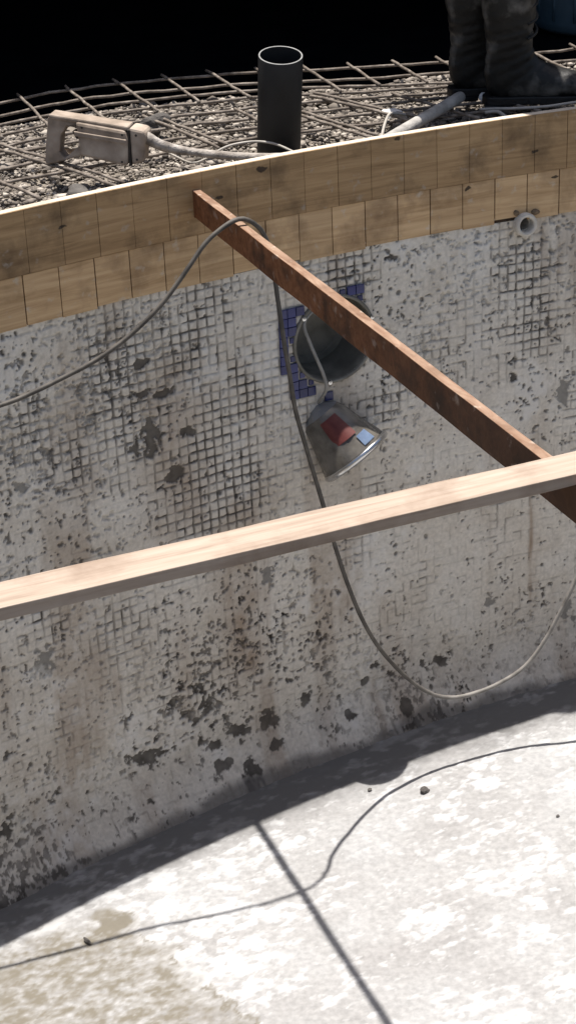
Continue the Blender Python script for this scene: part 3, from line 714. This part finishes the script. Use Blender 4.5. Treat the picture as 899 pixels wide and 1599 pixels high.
# ------------------------------------------------------------------ standing pipe
p0 = Vector((0.016, 5.19, 1.66)); p1 = Vector((0.0357, 5.117, 2.0)); ax = (p1-p0)
pipe = empty('standing_pipe', p0); pipe.matrix_world = frame_at(p0, ax)
hl = ax.length
b = MB(); b.lathe([(0.0600, 0.0), (0.0600, hl*0.5), (0.0600, hl-0.002), (0.0590, hl-0.0006)], 48)
b.lathe([(0.0552, hl-0.0006), (0.0548, hl-0.003), (0.0548, 0.0)], 48)
b.build('tube', MAT['pvc_dark'], pipe, smooth=True)
b = MB(); b.lathe([(0.0590, hl-0.0008), (0.0585, hl), (0.0556, hl), (0.0552, hl-0.0008)], 48)
b.build('cut_rim', MAT['pvc_rim'], pipe, smooth=True)
tag(pipe, 'dark grey plastic pipe standing upright among the rebar behind the shuttering', 'pipe')

# ------------------------------------------------------------------ rebar mat
zb = 1.760
LONG = [[(-1.7,4.9),(-1.2,5.38),(-0.81,5.73),(-0.62,5.865),(-0.33,5.95),(-0.03,5.985),(0.25,5.99),(0.57,6.02),(0.99,6.12),(1.6,6.3)],
 [(-1.7,4.72),(-1.2,5.22),(-0.79,5.58),(-0.58,5.72),(-0.42,5.78),(-0.14,5.83),(0.1,5.835),(0.42,5.85),(0.96,5.96),(1.6,6.12)],
 [(-1.6,4.70),(-1.15,5.13),(-0.78,5.46),(-0.54,5.61),(-0.41,5.68),(-0.1,5.735),(0.1,5.75),(0.53,5.735),(1.0,5.80),(1.6,5.95)],
 [(-1.6,4.58),(-1.1,5.03),(-0.76,5.34),(-0.65,5.43),(-0.42,5.57),(-0.21,5.62),(-0.06,5.655),(0.3,5.67),(0.9,5.70)],
 [(-1.5,4.56),(-1.1,4.92),(-0.74,5.22),(-0.63,5.30),(-0.4,5.42),(-0.1,5.52),(0.3,5.595),(0.9,5.64)],
 [(-1.5,4.48),(-1.1,4.83),(-0.71,5.15),(-0.63,5.19),(-0.27,5.35),(-0.04,5.41),(0.08,5.44),(0.38,5.52),(0.9,5.60)],
 [(-1.5,4.32),(-1.1,4.68),(-0.72,4.99),(-0.66,5.03),(-0.22,5.24),(-0.04,5.30),(0.08,5.345),(0.27,5.40),(0.8,5.52),(1.4,5.66)],
 [(-1.4,4.26),(-1.1,4.53),(-0.71,4.84),(-0.44,4.985),(-0.16,5.14),(-0.04,5.19),(0.08,5.23),(0.35,5.30),(0.8,5.41),(1.4,5.56)]]
CROSS = [((-1.20,5.52),(-1.00,5.05)),((-1.05,5.63),(-0.86,5.18)),((-0.91,5.73),(-0.75,5.29)),((-0.765,5.81),(-0.625,5.38)),((-0.625,5.885),(-0.465,5.42)),((-0.482,5.945),(-0.325,5.52)),((-0.333,5.985),(-0.205,5.60)),((-0.192,6.01),(-0.055,5.63)),((-0.04,6.02),(0.08,5.65)),((0.108,6.02),(0.215,5.66)),((0.25,6.02),(0.335,5.71)),((0.39,6.035),(0.475,5.73)),((0.53,6.05),(0.62,5.74)),((0.67,6.08),(0.76,5.76)),((0.82,6.11),(0.91,5.80)),((0.97,6.15),(1.06,5.83)),((1.12,6.19),(1.21,5.87))]
NEAR = [((-0.90,5.33),(-0.58,4.97)),((-0.60,5.00),(-0.40,4.74)),((-0.80,4.96),(-0.58,4.66)),((-0.365,5.46),(-0.14,5.07)),((-0.10,5.50),(0.04,5.16)),((0.12,5.62),(0.41,5.25)),((0.07,5.41),(0.27,5.10)),((0.36,5.60),(0.58,5.26)),((0.55,5.62),(0.76,5.30)),((0.80,5.66),(0.98,5.36))]
mat_root = empty('rebar_mat', (0, 5.5, 1.735))
def bar(pts, r, z):
    bb = MB(); P = []
    q = smooth_path([(p[0], p[1], z) for p in pts], 0.05)
    for p in q: P.append(p + Vector((random.uniform(-.002, .002), random.uniform(-.002, .002), random.uniform(-.002, .002))))
    bb.tube(P, r, 7); o = bb.build('bar', MAT['bar'], mat_root, smooth=True); o.matrix_parent_inverse = Matrix.Translation(-mat_root.location); return o
for i, l in enumerate(LONG): bar(l, 0.0045, zb)
for l in CROSS: bar([l[0], ((l[0][0]+l[1][0])/2, (l[0][1]+l[1][1])/2 + 0.003), l[1]], 0.0045, zb+0.0082)
for i, l in enumerate(NEAR):
    bar([l[0], ((l[0][0]+l[1][0])/2 + 0.004, (l[0][1]+l[1][1])/2 + 0.004), l[1]], 0.0046, zb+0.0080)
    if i in (0, 1, 3, 5, 6): bar([(l[0][0]+0.014, l[0][1]+0.03), (l[1][0]+0.02, l[1][1]+0.035)], 0.0042, zb+0.0083)
tag(mat_root, 'mat of crossed rusty reinforcing bars lying over gravel behind the shuttering', 'rebar mat')

# ------------------------------------------------------------------ gravel and rubble
def build_gravel():
    bm = bmesh.new(); bmesh.ops.create_icosphere(bm, subdivisions=1, radius=1.0)
    bv = np.array([v.co[:] for v in bm.verts]); bm.faces.ensure_lookup_table()
    bf = np.array([[v.index for v in f.verts] for f in bm.faces]); bm.free()
    n = 40000
    r = np.random.default_rng(3)
    x = r.uniform(-1.35, 1.55, n)
    u = np.interp(x, _xs, _u); ex, ey, nx, ny = edge(u)
    e = np.array([back_edge(v) for v in x])
    t = r.uniform(0, 1, n)
    y = (ey + 0.055) + (e - 0.005 - ey - 0.055)*t
    clump = fbm(x*7, y*7, 601, 3)
    s = 0.0032 + 0.0080*r.random(n)**2.6
    big = r.random(n) > 0.965; s[big] *= 1.6
    s = s*(0.5 + 0.9*clump)
    z = ZD + 0.035*(fbm(x*9, y*9, 401, 4)-0.5) - 0.05*np.clip(t-0.85, 0, 1)/0.15 + s*0.35 + 0.022*clump*r.random(n)
    z = np.minimum(z, 1.752 - s*0.4)
    V = np.zeros((n, len(bv), 3), np.float32)
    sc = s[:, None]*np.stack([r.uniform(.8, 1.5, n), r.uniform(.7, 1.2, n), r.uniform(.45, .85, n)], 1)
    a = r.uniform(0, 6.283, n); ca, sa = np.cos(a), np.sin(a)
    jit = 1 + 0.28*r.normal(size=(n, len(bv)))
    P = bv[None]*jit[:, :, None]*sc[:, None, :]
    V[..., 0] = x[:, None] + P[..., 0]*ca[:, None] - P[..., 1]*sa[:, None]
    V[..., 1] = y[:, None] + P[..., 0]*sa[:, None] + P[..., 1]*ca[:, None]
    V[..., 2] = z[:, None] + P[..., 2]
    F = (bf[None] + (np.arange(n)*len(bv))[:, None, None]).reshape(-1, 3)
    me = bpy.data.meshes.new('gravel'); me.vertices.add(n*len(bv)); me.vertices.foreach_set('co', V.ravel())
    me.loops.add(F.size); me.loops.foreach_set('vertex_index', F.ravel().astype(np.int32))
    me.polygons.add(len(F)); me.polygons.foreach_set('loop_start', np.arange(0, F.size, 3, dtype=np.int32)); me.update(calc_edges=True)
    tone = np.repeat(np.clip(r.normal(0.5, 0.24, n), 0, 1), len(bv)).astype(np.float32)
    at = me.attributes.new('tone', 'FLOAT', 'POINT'); at.data.foreach_set('value', tone)
    return link('gravel', me, MAT['gravel'])
tag(build_gravel(), 'loose pale gravel and broken concrete under the rebar mat', 'gravel', kind='stuff')

o = lump('white_block', (0.624, 5.488, 1.772), (0.020, 0.016, 0.013), MAT['white_block'], 61, 2, 0.25); tag(o, 'small white broken block between the two boots', 'block')
o = lump('white_chip', (0.350, 5.40, 1.762), (0.030, 0.030, 0.012), MAT['white_block'], 66, 1, 0.7); tag(o, 'bright white chip left of the boots at the edge of their shadow', 'stone')
o = lump('dark_stone', (-0.33, 5.41, 1.750), (0.035, 0.03, 0.026), MAT['dark_stone'], 63, 3, 0.45, 0.5); tag(o, 'dark clod lying on the rebar behind the power tool', 'stone')
o = lump('dark_stone', (-0.509, 4.80, 1.738), (0.03, 0.05, 0.018), MAT['dark_stone'], 64, 3, 0.45, 0.2); tag(o, 'dark clod on the gravel under the tool handle near the shuttering', 'stone')

# ------------------------------------------------------------------ concrete vibrator (hand-held motor, hose, poker)
vib = empty('concrete_vibrator', (-0.602, 4.955, 1.772), (0, 0, math.radians(-13)))
def extruded(loop, hole, y0, y1, name, mat, bevel=0.004, parent=vib):
    bm = bmesh.new(); E = []
    for lp in ([loop] + ([hole] if hole else [])):
        vs_ = [bm.verts.new((p[0], y0, p[1])) for p in lp]
        for i in range(len(vs_)): E.append(bm.edges.new((vs_[i-1], vs_[i])))
    bmesh.ops.triangle_fill(bm, use_beauty=True, use_dissolve=True, edges=E)
    ext = bmesh.ops.extrude_face_region(bm, geom=list(bm.faces))
    for v in [g for g in ext['geom'] if isinstance(g, bmesh.types.BMVert)]: v.co.y = y1
    bmesh.ops.recalc_face_normals(bm, faces=bm.faces)
    me = bpy.data.meshes.new(name); bm.to_mesh(me); bm.free()
    o = link(name, me, mat, parent)
    if bevel:
        m = o.modifiers.new('bevel', 'BEVEL'); m.width = bevel; m.segments = 2; m.limit_method = 'ANGLE'; m.angle_limit = math.radians(35)
    return o
extruded([(0.020,0.128),(0.100,0.117),(0.108,0.100),(0.107,0.028),(0.055,0.012),(0.004,0.000),(0.000,0.008),(0.006,0.055)],
         [(0.050,0.078),(0.068,0.103),(0.098,0.106),(0.099,0.052),(0.056,0.018),(0.043,0.034)], 0.012, 0.055, 'handle', MAT['tool'])
extruded([(0.096,0.118),(0.230,0.096),(0.238,0.070),(0.232,0.006),(0.222,0.002),(0.103,0.028)], None, 0.0, 0.070, 'motor_case', MAT['tool'], 0.008)
extruded([(0.092,0.095),(0.232,0.074),(0.233,0.062),(0.094,0.082)], None, -0.005, 0.002, 'side_ridge', MAT['tool'], 0.002)
extruded([(0.024,0.136),(0.236,0.106),(0.236,0.094),(0.022,0.124)], None, 0.008, 0.062, 'top_rail', MAT['tool'], 0.004)
extruded([(0.236,0.098),(0.241,0.098),(0.240,0.004),(0.234,0.002)], None, 0.002, 0.068, 'seam', MAT['tool_dark'], 0.0)
extruded([(0.240,0.104),(0.280,0.096),(0.286,0.080),(0.276,0.052),(0.272,0.012),(0.240,0.004)], None, 0.004, 0.066, 'front_cap', MAT['tool'], 0.007)
extruded([(0.078,0.088),(0.099,0.094),(0.099,0.070),(0.088,0.066)], None, 0.022, 0.045, 'trigger', MAT['tool_dark'], 0.003)
for sx_, sz_ in ((0.114, 0.104), (0.222, 0.086), (0.216, 0.014), (0.258, 0.084), (0.256, 0.020)):
    b = MB(); b.lathe([(0.0032, 0.0), (0.0032, 0.0018), (0.0005, 0.0020)], 8); o = b.build('screw', MAT['tool_dark'], vib)
    o.location = (sx_, 0.0012 if sx_ < 0.24 else 0.005, sz_); o.rotation_euler = (math.radians(90), 0, 0)
vinv = Matrix.Translation(vib.location) @ vib.rotation_euler.to_matrix().to_4x4(); vinv = vinv.inverted()
HO = [(-0.335,4.925,1.850),(-0.315,4.922,1.838),(-0.290,4.925,1.822),(-0.246,4.945,1.802),(-0.167,4.942,1.788),(-0.063,4.917,1.782),(0.009,4.905,1.781),(0.10,4.905,1.780),(0.20,4.935,1.780),(0.26,4.965,1.780),(0.305,5.020,1.780)]
b = MB(); b.tube([vinv @ Vector(p) for p in HO], lambda t: 0.0165-0.0055*min(1, t*5), 12, step=0.014, jitter=0.05); b.build('hose', MAT['hose'], vib, smooth=True)
b = MB(); b.tube([vinv @ Vector(p) for p in ((0.302,5.017,1.780),(0.312,5.034,1.7805),(0.341,5.082,1.782),(0.463,5.283,1.788),(0.538,5.408,1.792),(0.546,5.421,1.7925),(0.550,5.428,1.793))], lambda t: (0.011 if t < 0.05 else (0.0165 if t < 0.70 else (0.0155 if t < 0.9 else 0.008))), 16); b.build('poker_head', MAT['head'], vib, smooth=True)
tag(vib, 'dusty beige hand-held concrete vibrator lying on the rebar, its hose and poker running right', 'power tool')

# ------------------------------------------------------------------ loose wires
def wire(pts, r, label, mat='wire'):
    b = MB(); b.tube(pts, r, 7, step=0.012); tag(b.build('wire', MAT[mat], smooth=True), label, 'wire', 'loose wires on the rebar')
wire([(-0.16,4.99,1.772),(-0.128,5.044,1.775),(-0.092,5.077,1.776),(-0.04,5.088,1.777),(0.011,5.052,1.777),(0.059,4.966,1.776),(0.085,4.93,1.772)], 0.0032, 'thin pale wire bowed in front of the foot of the standing pipe')
wire([(-0.285,5.06,1.770),(-0.2579,5.0205,1.765),(-0.2115,4.955,1.762),(-0.1745,4.98,1.765),(-0.14,5.04,1.77)], 0.0028, 'thin pale wire looped on the gravel under the hose, left of the pipe')
wire([(0.292,5.03,1.765),(0.297,5.069,1.775),(0.314,5.204,1.777),(0.331,5.301,1.778),(0.342,5.328,1.777),(0.365,5.34,1.772),(0.40,5.34,1.764)], 0.0042, 'short bent wire hook left of the poker head')
wire([(0.592,5.348,1.772),(0.64,5.334,1.775),(0.683,5.324,1.776),(0.774,5.329,1.776),(0.868,5.364,1.776),(1.0,5.42,1.772),(1.2,5.48,1.768)], 0.0042, 'pale wire running right along the shuttering in front of the boots')
wire([(0.604,5.314,1.770),(0.637,5.315,1.772),(0.657,5.26,1.768)], 0.0050, 'short stub of wire on the ground below the boots')

# ------------------------------------------------------------------ person in rubber boots, bending over the work
person = empty('person', (0.64, 5.50, 1.765))
Pw = Matrix.Translation(-person.location)
RINGS = [(-.088,.40,.082,.40,.080),(-.086,.36,.080,.36,.079),(-.080,.30,.077,.302,.075),(-.076,.255,.073,.262,.071),(-.070,.215,.070,.225,.066),(-.066,.185,.064,.197,.061),(-.062,.160,.066,.176,.057),(-.062,.130,.061,.152,.052),(-.064,.100,.068,.132,.048),(-.067,.060,.076,.113,.046),(-.058,.020,.092,.100,.045),(-.020,.007,.108,.094,.044),(.04,.006,.128,.087,.045),(.09,.005,.150,.081,.048),(.135,.004,.175,.075,.050),(.175,.004,.200,.068,.050),(.215,.004,.228,.059,.046),(.243,.006,.250,.046,.036),(.258,.012,.260,.032,.020)]
def boot(loc, rotz, sc):
    V = []; F = []; n = 20; RR = []
    for i_ in range(len(RINGS)-1):
        for q_ in range(3):
            t_ = q_/3; RR.append(tuple(RINGS[i_][m_]*(1-t_)+RINGS[i_+1][m_]*t_ for m_ in range(5)))
    RR.append(RINGS[-1])
    for iR, (bx, bz, tx, tz, w) in enumerate(RR):
        c = Vector(((bx+tx)/2, 0, (bz+tz)/2)); h = Vector(((tx-bx)/2, 0, (tz-bz)/2))
        for k in range(n):
            a = 2*math.pi*k/n; ca, sa = math.cos(a), math.sin(a)
            e = 0.85
            fold = 1 + (0.045*math.sin(iR*2.1 + 1.5*sa + 2*ca) if 9 < iR < 33 else 0.012*math.sin(iR*1.3 + 3*sa)) + 0.02*math.sin(3*a + iR*0.7)
            ca *= fold; sa *= fold
            V.append(c + h*math.copysign(abs(ca)**e, ca) + Vector((0, 1, 0))*w*math.copysign(abs(sa)**e, sa))
    for i in range(len(RR)-1):
        for k in range(n): F.append((i*n+k, (i+1)*n+k, (i+1)*n+(k+1) % n, i*n+(k+1) % n))
    F.append(tuple(range((len(RR)-1)*n, len(RR)*n)))
    # open shaft turned inwards
    b = MB(); b.add(V, F)
    o = b.build('boot', MAT['boot'], person, smooth=True)
    m = o.modifiers.new('sub', 'SUBSURF'); m.levels = 1; m.render_levels = 1
    o.matrix_world = Matrix.Translation(loc) @ Matrix.Rotation(rotz, 4, 'Z') @ Matrix.Scale(sc, 4)
    o.matrix_parent_inverse = Pw; o.matrix_basis = Matrix.Translation(loc) @ Matrix.Rotation(rotz, 4, 'Z') @ Matrix.Scale(sc, 4)
    # sole with heel block
    out = [(-.066,-.030),(-.060,-.038),(-.02,-.044),(.04,-.044),(.10,-.049),(.16,-.053),(.21,-.050),(.245,-.038),(.266,-.018),(.272,0)]
    out = [(x*0.965, y*0.95) for x, y in out]
    loop = out + [(x, -y) for x, y in out[::-1][1:]] + [(-.072, .0)]
    V = [(x, y, 0.016) for x, y in loop] + [(x, y, -0.006) for x, y in loop]; k = len(loop)
    b = MB(); b.add(V, [tuple(range(k)), tuple(range(2*k-1, k-1, -1))] + [(i, k+i, k+(i+1) % k, (i+1) % k) for i in range(k)])
    b.build('sole', MAT['rubber'], o, bevel=0.003)
    b = MB(); b.box(-.066, .010, -.038, .038, -0.020, -0.005); b.build('heel', MAT['rubber'], o, bevel=0.004)
    for hz, ang in ((0.225, 0.35), (0.188, 0.40), (0.262, 0.25)):       # moulded bands over the instep
        pts = []
        for q in range(9):
            a = -0.9 + 1.8*q/8
            pts.append((0.071*math.cos(a) + 0.002, 0.064*math.sin(a), hz + ang*0.05*math.sin(a)))
        b = MB(); b.tube(pts, 0.004, 6); b.build('band', MAT['dust_rubber'], o, smooth=True)
    return o
ZS = 1.768
boot((0.685, 5.435, ZS+0.006), math.radians(-4), 1.06)
boot((0.595, 5.56, ZS+0.006), math.radians(4), 1.06)

def skin_body():
    J = {}; E = []; Rd = []; idx = {}
    def add(n, p, r, par=None):
        idx[n] = len(Rd); J[n] = p; Rd.append(r)
        if par: E.append((idx[par], idx[n]))
    z = ZS
    add('pelvis', (0.405, 5.47, z+0.820), 0.18)
    add('spine', (0.490, 5.47, z+0.980), 0.17, 'pelvis')
    add('chest', (0.610, 5.47, z+1.130), 0.18, 'spine')
    add('upper', (0.690, 5.47, z+1.230), 0.115, 'chest')
    add('neck', (0.760, 5.47, z+1.300), 0.055, 'upper')
    add('skull', (0.810, 5.47, z+1.360), 0.078, 'neck')
    add('brow', (0.865, 5.47, z+1.410), 0.088, 'skull')
    add('crown', (0.885, 5.47, z+1.465), 0.070, 'brow')
    for s, nm, kx, ky, ax_, ay in ((-1, 'r', 0.68, 5.435, 0.680, 5.435), (1, 'l', 0.592, 5.56, 0.594, 5.56)):
        add('hip'+nm, (0.435, 5.47+s*0.09, z+0.76), 0.15, 'pelvis')
        add('thigh'+nm, ((0.435+kx)/2, (5.47+s*0.09+ky)/2, z+0.635), 0.115, 'hip'+nm)
        add('knee'+nm, (kx+0.015, ky, z+0.50), 0.064, 'thigh'+nm)
        add('calf'+nm, (ax_-0.015, ay, z+0.36), 0.060, 'knee'+nm)
        add('ankle'+nm, (ax_, ay, z+0.15), 0.042, 'calf'+nm)
        add('shoulder'+nm, (0.685, 5.47+s*0.185, z+1.195), 0.062, 'upper')
        add('elbow'+nm, (0.77, 5.47+s*0.23, z+0.92), 0.045, 'shoulder'+nm)
        add('wrist'+nm, (0.96, 5.47+s*0.17, z+0.79), 0.030, 'elbow'+nm)
        add('palm'+nm, (1.025, 5.47+s*0.155, z+0.755), 0.034, 'wrist'+nm)
        for f in range(4):
            o = (f-1.5)*0.019
            add(f'f{f}{nm}', (1.065, 5.47+s*0.155+o, z+0.728-0.003*abs(f-1)), 0.0095, 'palm'+nm)
            add(f'g{f}{nm}', (1.085-0.004*abs(f-1), 5.47+s*0.155+o*1.05, z+0.695), 0.0085, f'f{f}{nm}')
        add('th'+nm, (1.025, 5.47+s*0.105, z+0.735), 0.0105, 'palm'+nm)
        add('tt'+nm, (1.060, 5.47+s*0.100, z+0.705), 0.009, 'th'+nm)
    me = bpy.data.meshes.new('body_cage'); me.from_pydata(list(J.values()), E, []); me.update()
    o = bpy.data.objects.new('body_cage', me); col.objects.link(o)
    m = o.modifiers.new('skin', 'SKIN'); 
    if not me.skin_vertices:
        bm = bmesh.new(); bm.from_mesh(me); bm.verts.layers.skin.verify(); bm.to_mesh(me); bm.free()
    for i, r_ in enumerate(Rd): me.skin_vertices[0].data[i].radius = (r_, r_)
    me.skin_vertices[0].data[0].use_root = True
    s = o.modifiers.new('sub', 'SUBSURF'); s.levels = 2; s.render_levels = 2
    dg = bpy.context.evaluated_depsgraph_get(); ev = o.evaluated_get(dg)
    nm_ = bpy.data.meshes.new_from_object(ev); bpy.data.objects.remove(o); nm_.name = 'body'
    nm_.materials.clear()
    for k in ('trousers', 'shirt', 'skin'): nm_.materials.append(MAT[k])
    for p in nm_.polygons:
        c = p.center; zz = c.z - ZS
        p.material_index = 0 if (zz < 0.87 and c.x < 0.76) else 1
        if (c.x > 0.745 and zz > 1.265) or (c.x > 0.89 and zz < 0.89): p.material_index = 2
        p.use_smooth = True
    ob = link('body', nm_, None, person); ob.matrix_parent_inverse = Pw
    # hair cap and face
    b = MB(); b.lathe([(0.0005, 0.098), (0.045, 0.090), (0.078, 0.062), (0.094, 0.020), (0.096, -0.005), (0.092, -0.01)], 20)
    h = b.build('hair', MAT['hair'], person, smooth=True)
    hm = frame_at((0.855, 5.47, ZS+1.405), (-0.10, 0, 1.0)); h.matrix_parent_inverse = Pw; h.matrix_basis = hm
    b = MB(); b.tube([(0.950, 5.47, ZS+1.39), (0.970, 5.47, ZS+1.362), (0.955, 5.47, ZS+1.352)], 0.011, 8, step=0.008)
    h = b.build('nose', MAT['skin'], person, smooth=True); h.matrix_parent_inverse = Pw
    for s in (-1, 1):
        e = lump('ear', (0.845, 5.47+s*0.092, ZS+1.385), (0.020, 0.008, 0.030), MAT['skin'], 70, 2, 0.05); e.parent = person; e.matrix_parent_inverse = Pw
        e = lump('eye', (0.938, 5.47+s*0.031, ZS+1.405), (0.010, 0.012, 0.008), MAT['hair'], 71, 2, 0.0); e.parent = person; e.matrix_parent_inverse = Pw
    e = lump('mouth', (0.936, 5.47, ZS+1.328), (0.008, 0.024, 0.006), MAT['red'], 72, 2, 0.0); e.parent = person; e.matrix_parent_inverse = Pw
skin_body()
tag(person, 'person in black rubber boots standing on the rebar, bending to the right', 'person')

# ------------------------------------------------------------------ unseen shelter added for shade, sheet with shade in its colour, drum
shade_shelter = empty('shade_shelter', (0.6, 8.0, ZD-0.36), (0, 0, math.radians(18)))  # walls and cover added out of view to keep the background dark
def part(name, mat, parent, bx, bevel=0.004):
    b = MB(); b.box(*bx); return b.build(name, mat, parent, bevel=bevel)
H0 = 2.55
part('back_wall', MAT['shade_shelter'], shade_shelter, (-5.5, 6.0, 3.0, 3.08, 0, H0+0.1))
part('side_wall', MAT['shade_shelter'], shade_shelter, (-5.58, -5.5, -1.4, 3.08, 0, H0+0.1))
part('side_wall', MAT['shade_shelter'], shade_shelter, (6.0, 6.08, -1.4, 3.08, 0, H0+0.1))
part('roof', MAT['shade_shelter'], shade_shelter, (-5.7, 6.2, -1.42, 3.2, H0+0.10, H0+0.16))
for px_ in (-4.4, 5.2): part('post', MAT['shade_shelter'], shade_shelter, (px_-.05, px_+.05, -1.35, -1.25, 0, H0+0.1))
tag(shade_shelter, 'unseen walls and cover added to darken the ground behind the rebar', 'shade_shelter')
def shade_sheet():  # its black colour stands in for deep shade on the low ground
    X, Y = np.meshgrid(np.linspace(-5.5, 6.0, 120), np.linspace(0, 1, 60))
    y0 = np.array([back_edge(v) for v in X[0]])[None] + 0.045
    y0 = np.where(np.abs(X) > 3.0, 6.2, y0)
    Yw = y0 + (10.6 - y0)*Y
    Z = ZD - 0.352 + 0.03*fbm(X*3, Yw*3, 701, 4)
    o = grid_mesh('shade_sheet', X, Yw, Z, {}, MAT['black'])
    return tag(o, 'black sheet with deep shade in its colour, over the low ground behind the rebar', 'sheet')
shade_sheet()
drum = empty('plastic_drum', (1.44, 8.35, ZD-0.33))
b = MB(); b.lathe([(0.0005, 0.0), (0.26, 0.0), (0.285, 0.02), (0.29, 0.05), (0.29, 0.27), (0.298, 0.285), (0.298, 0.30), (0.29, 0.315), (0.29, 0.58), (0.298, 0.595), (0.298, 0.61), (0.29, 0.625), (0.29, 0.85), (0.27, 0.88), (0.255, 0.885), (0.25, 0.87), (0.0005, 0.87)], 40)
b.build('barrel', MAT['drum'], drum, smooth=True)
for k in range(18):
    a = k*math.pi/9; b = MB()
    b.tube([(0.291*math.cos(a), 0.291*math.sin(a), 0.06), (0.291*math.cos(a), 0.291*math.sin(a), 0.26)], 0.006, 6); b.build('rib', MAT['drum'], drum, smooth=True)
for k in range(2):
    b = MB(); b.lathe([(0.035, 0.868), (0.035, 0.892), (0.0005, 0.893)], 16); o = b.build('bung', MAT['pvc_dark'], drum); o.location = (0.15*(1-2*k), 0, 0)
tag(drum, 'dusty blue plastic drum standing in the shade behind the boots', 'drum')

# ------------------------------------------------------------------ crumbs on the pool floor
def fl(x, y): return TX*x
for k, (x, y, s, lab) in enumerate(((0.3525, 4.5407, 0.0125, 'small dark stone on the sunlit floor right of the cable shadow'),
        (0.7036, 4.3627, 0.005, 'tiny dark crumb on the sunlit floor near the right edge'),
        (0.1973, 4.5734, 0.006, 'tiny crumb at the edge of the wall shadow'),
        (-0.5751, 4.010, 0.008, 'dark splinter beside the cable shadow at lower left'))):
    o = lump('floor_stone', (x, y, fl(x, y)+s*0.5), (s*1.3 if k < 3 else 0.006, s if k < 3 else 0.017, s*.8 if k < 3 else 0.004), MAT['dark_stone'], 80+k, 2, 0.4, 0.6)
    tag(o, lab, 'stone', 'crumbs on the pool floor')
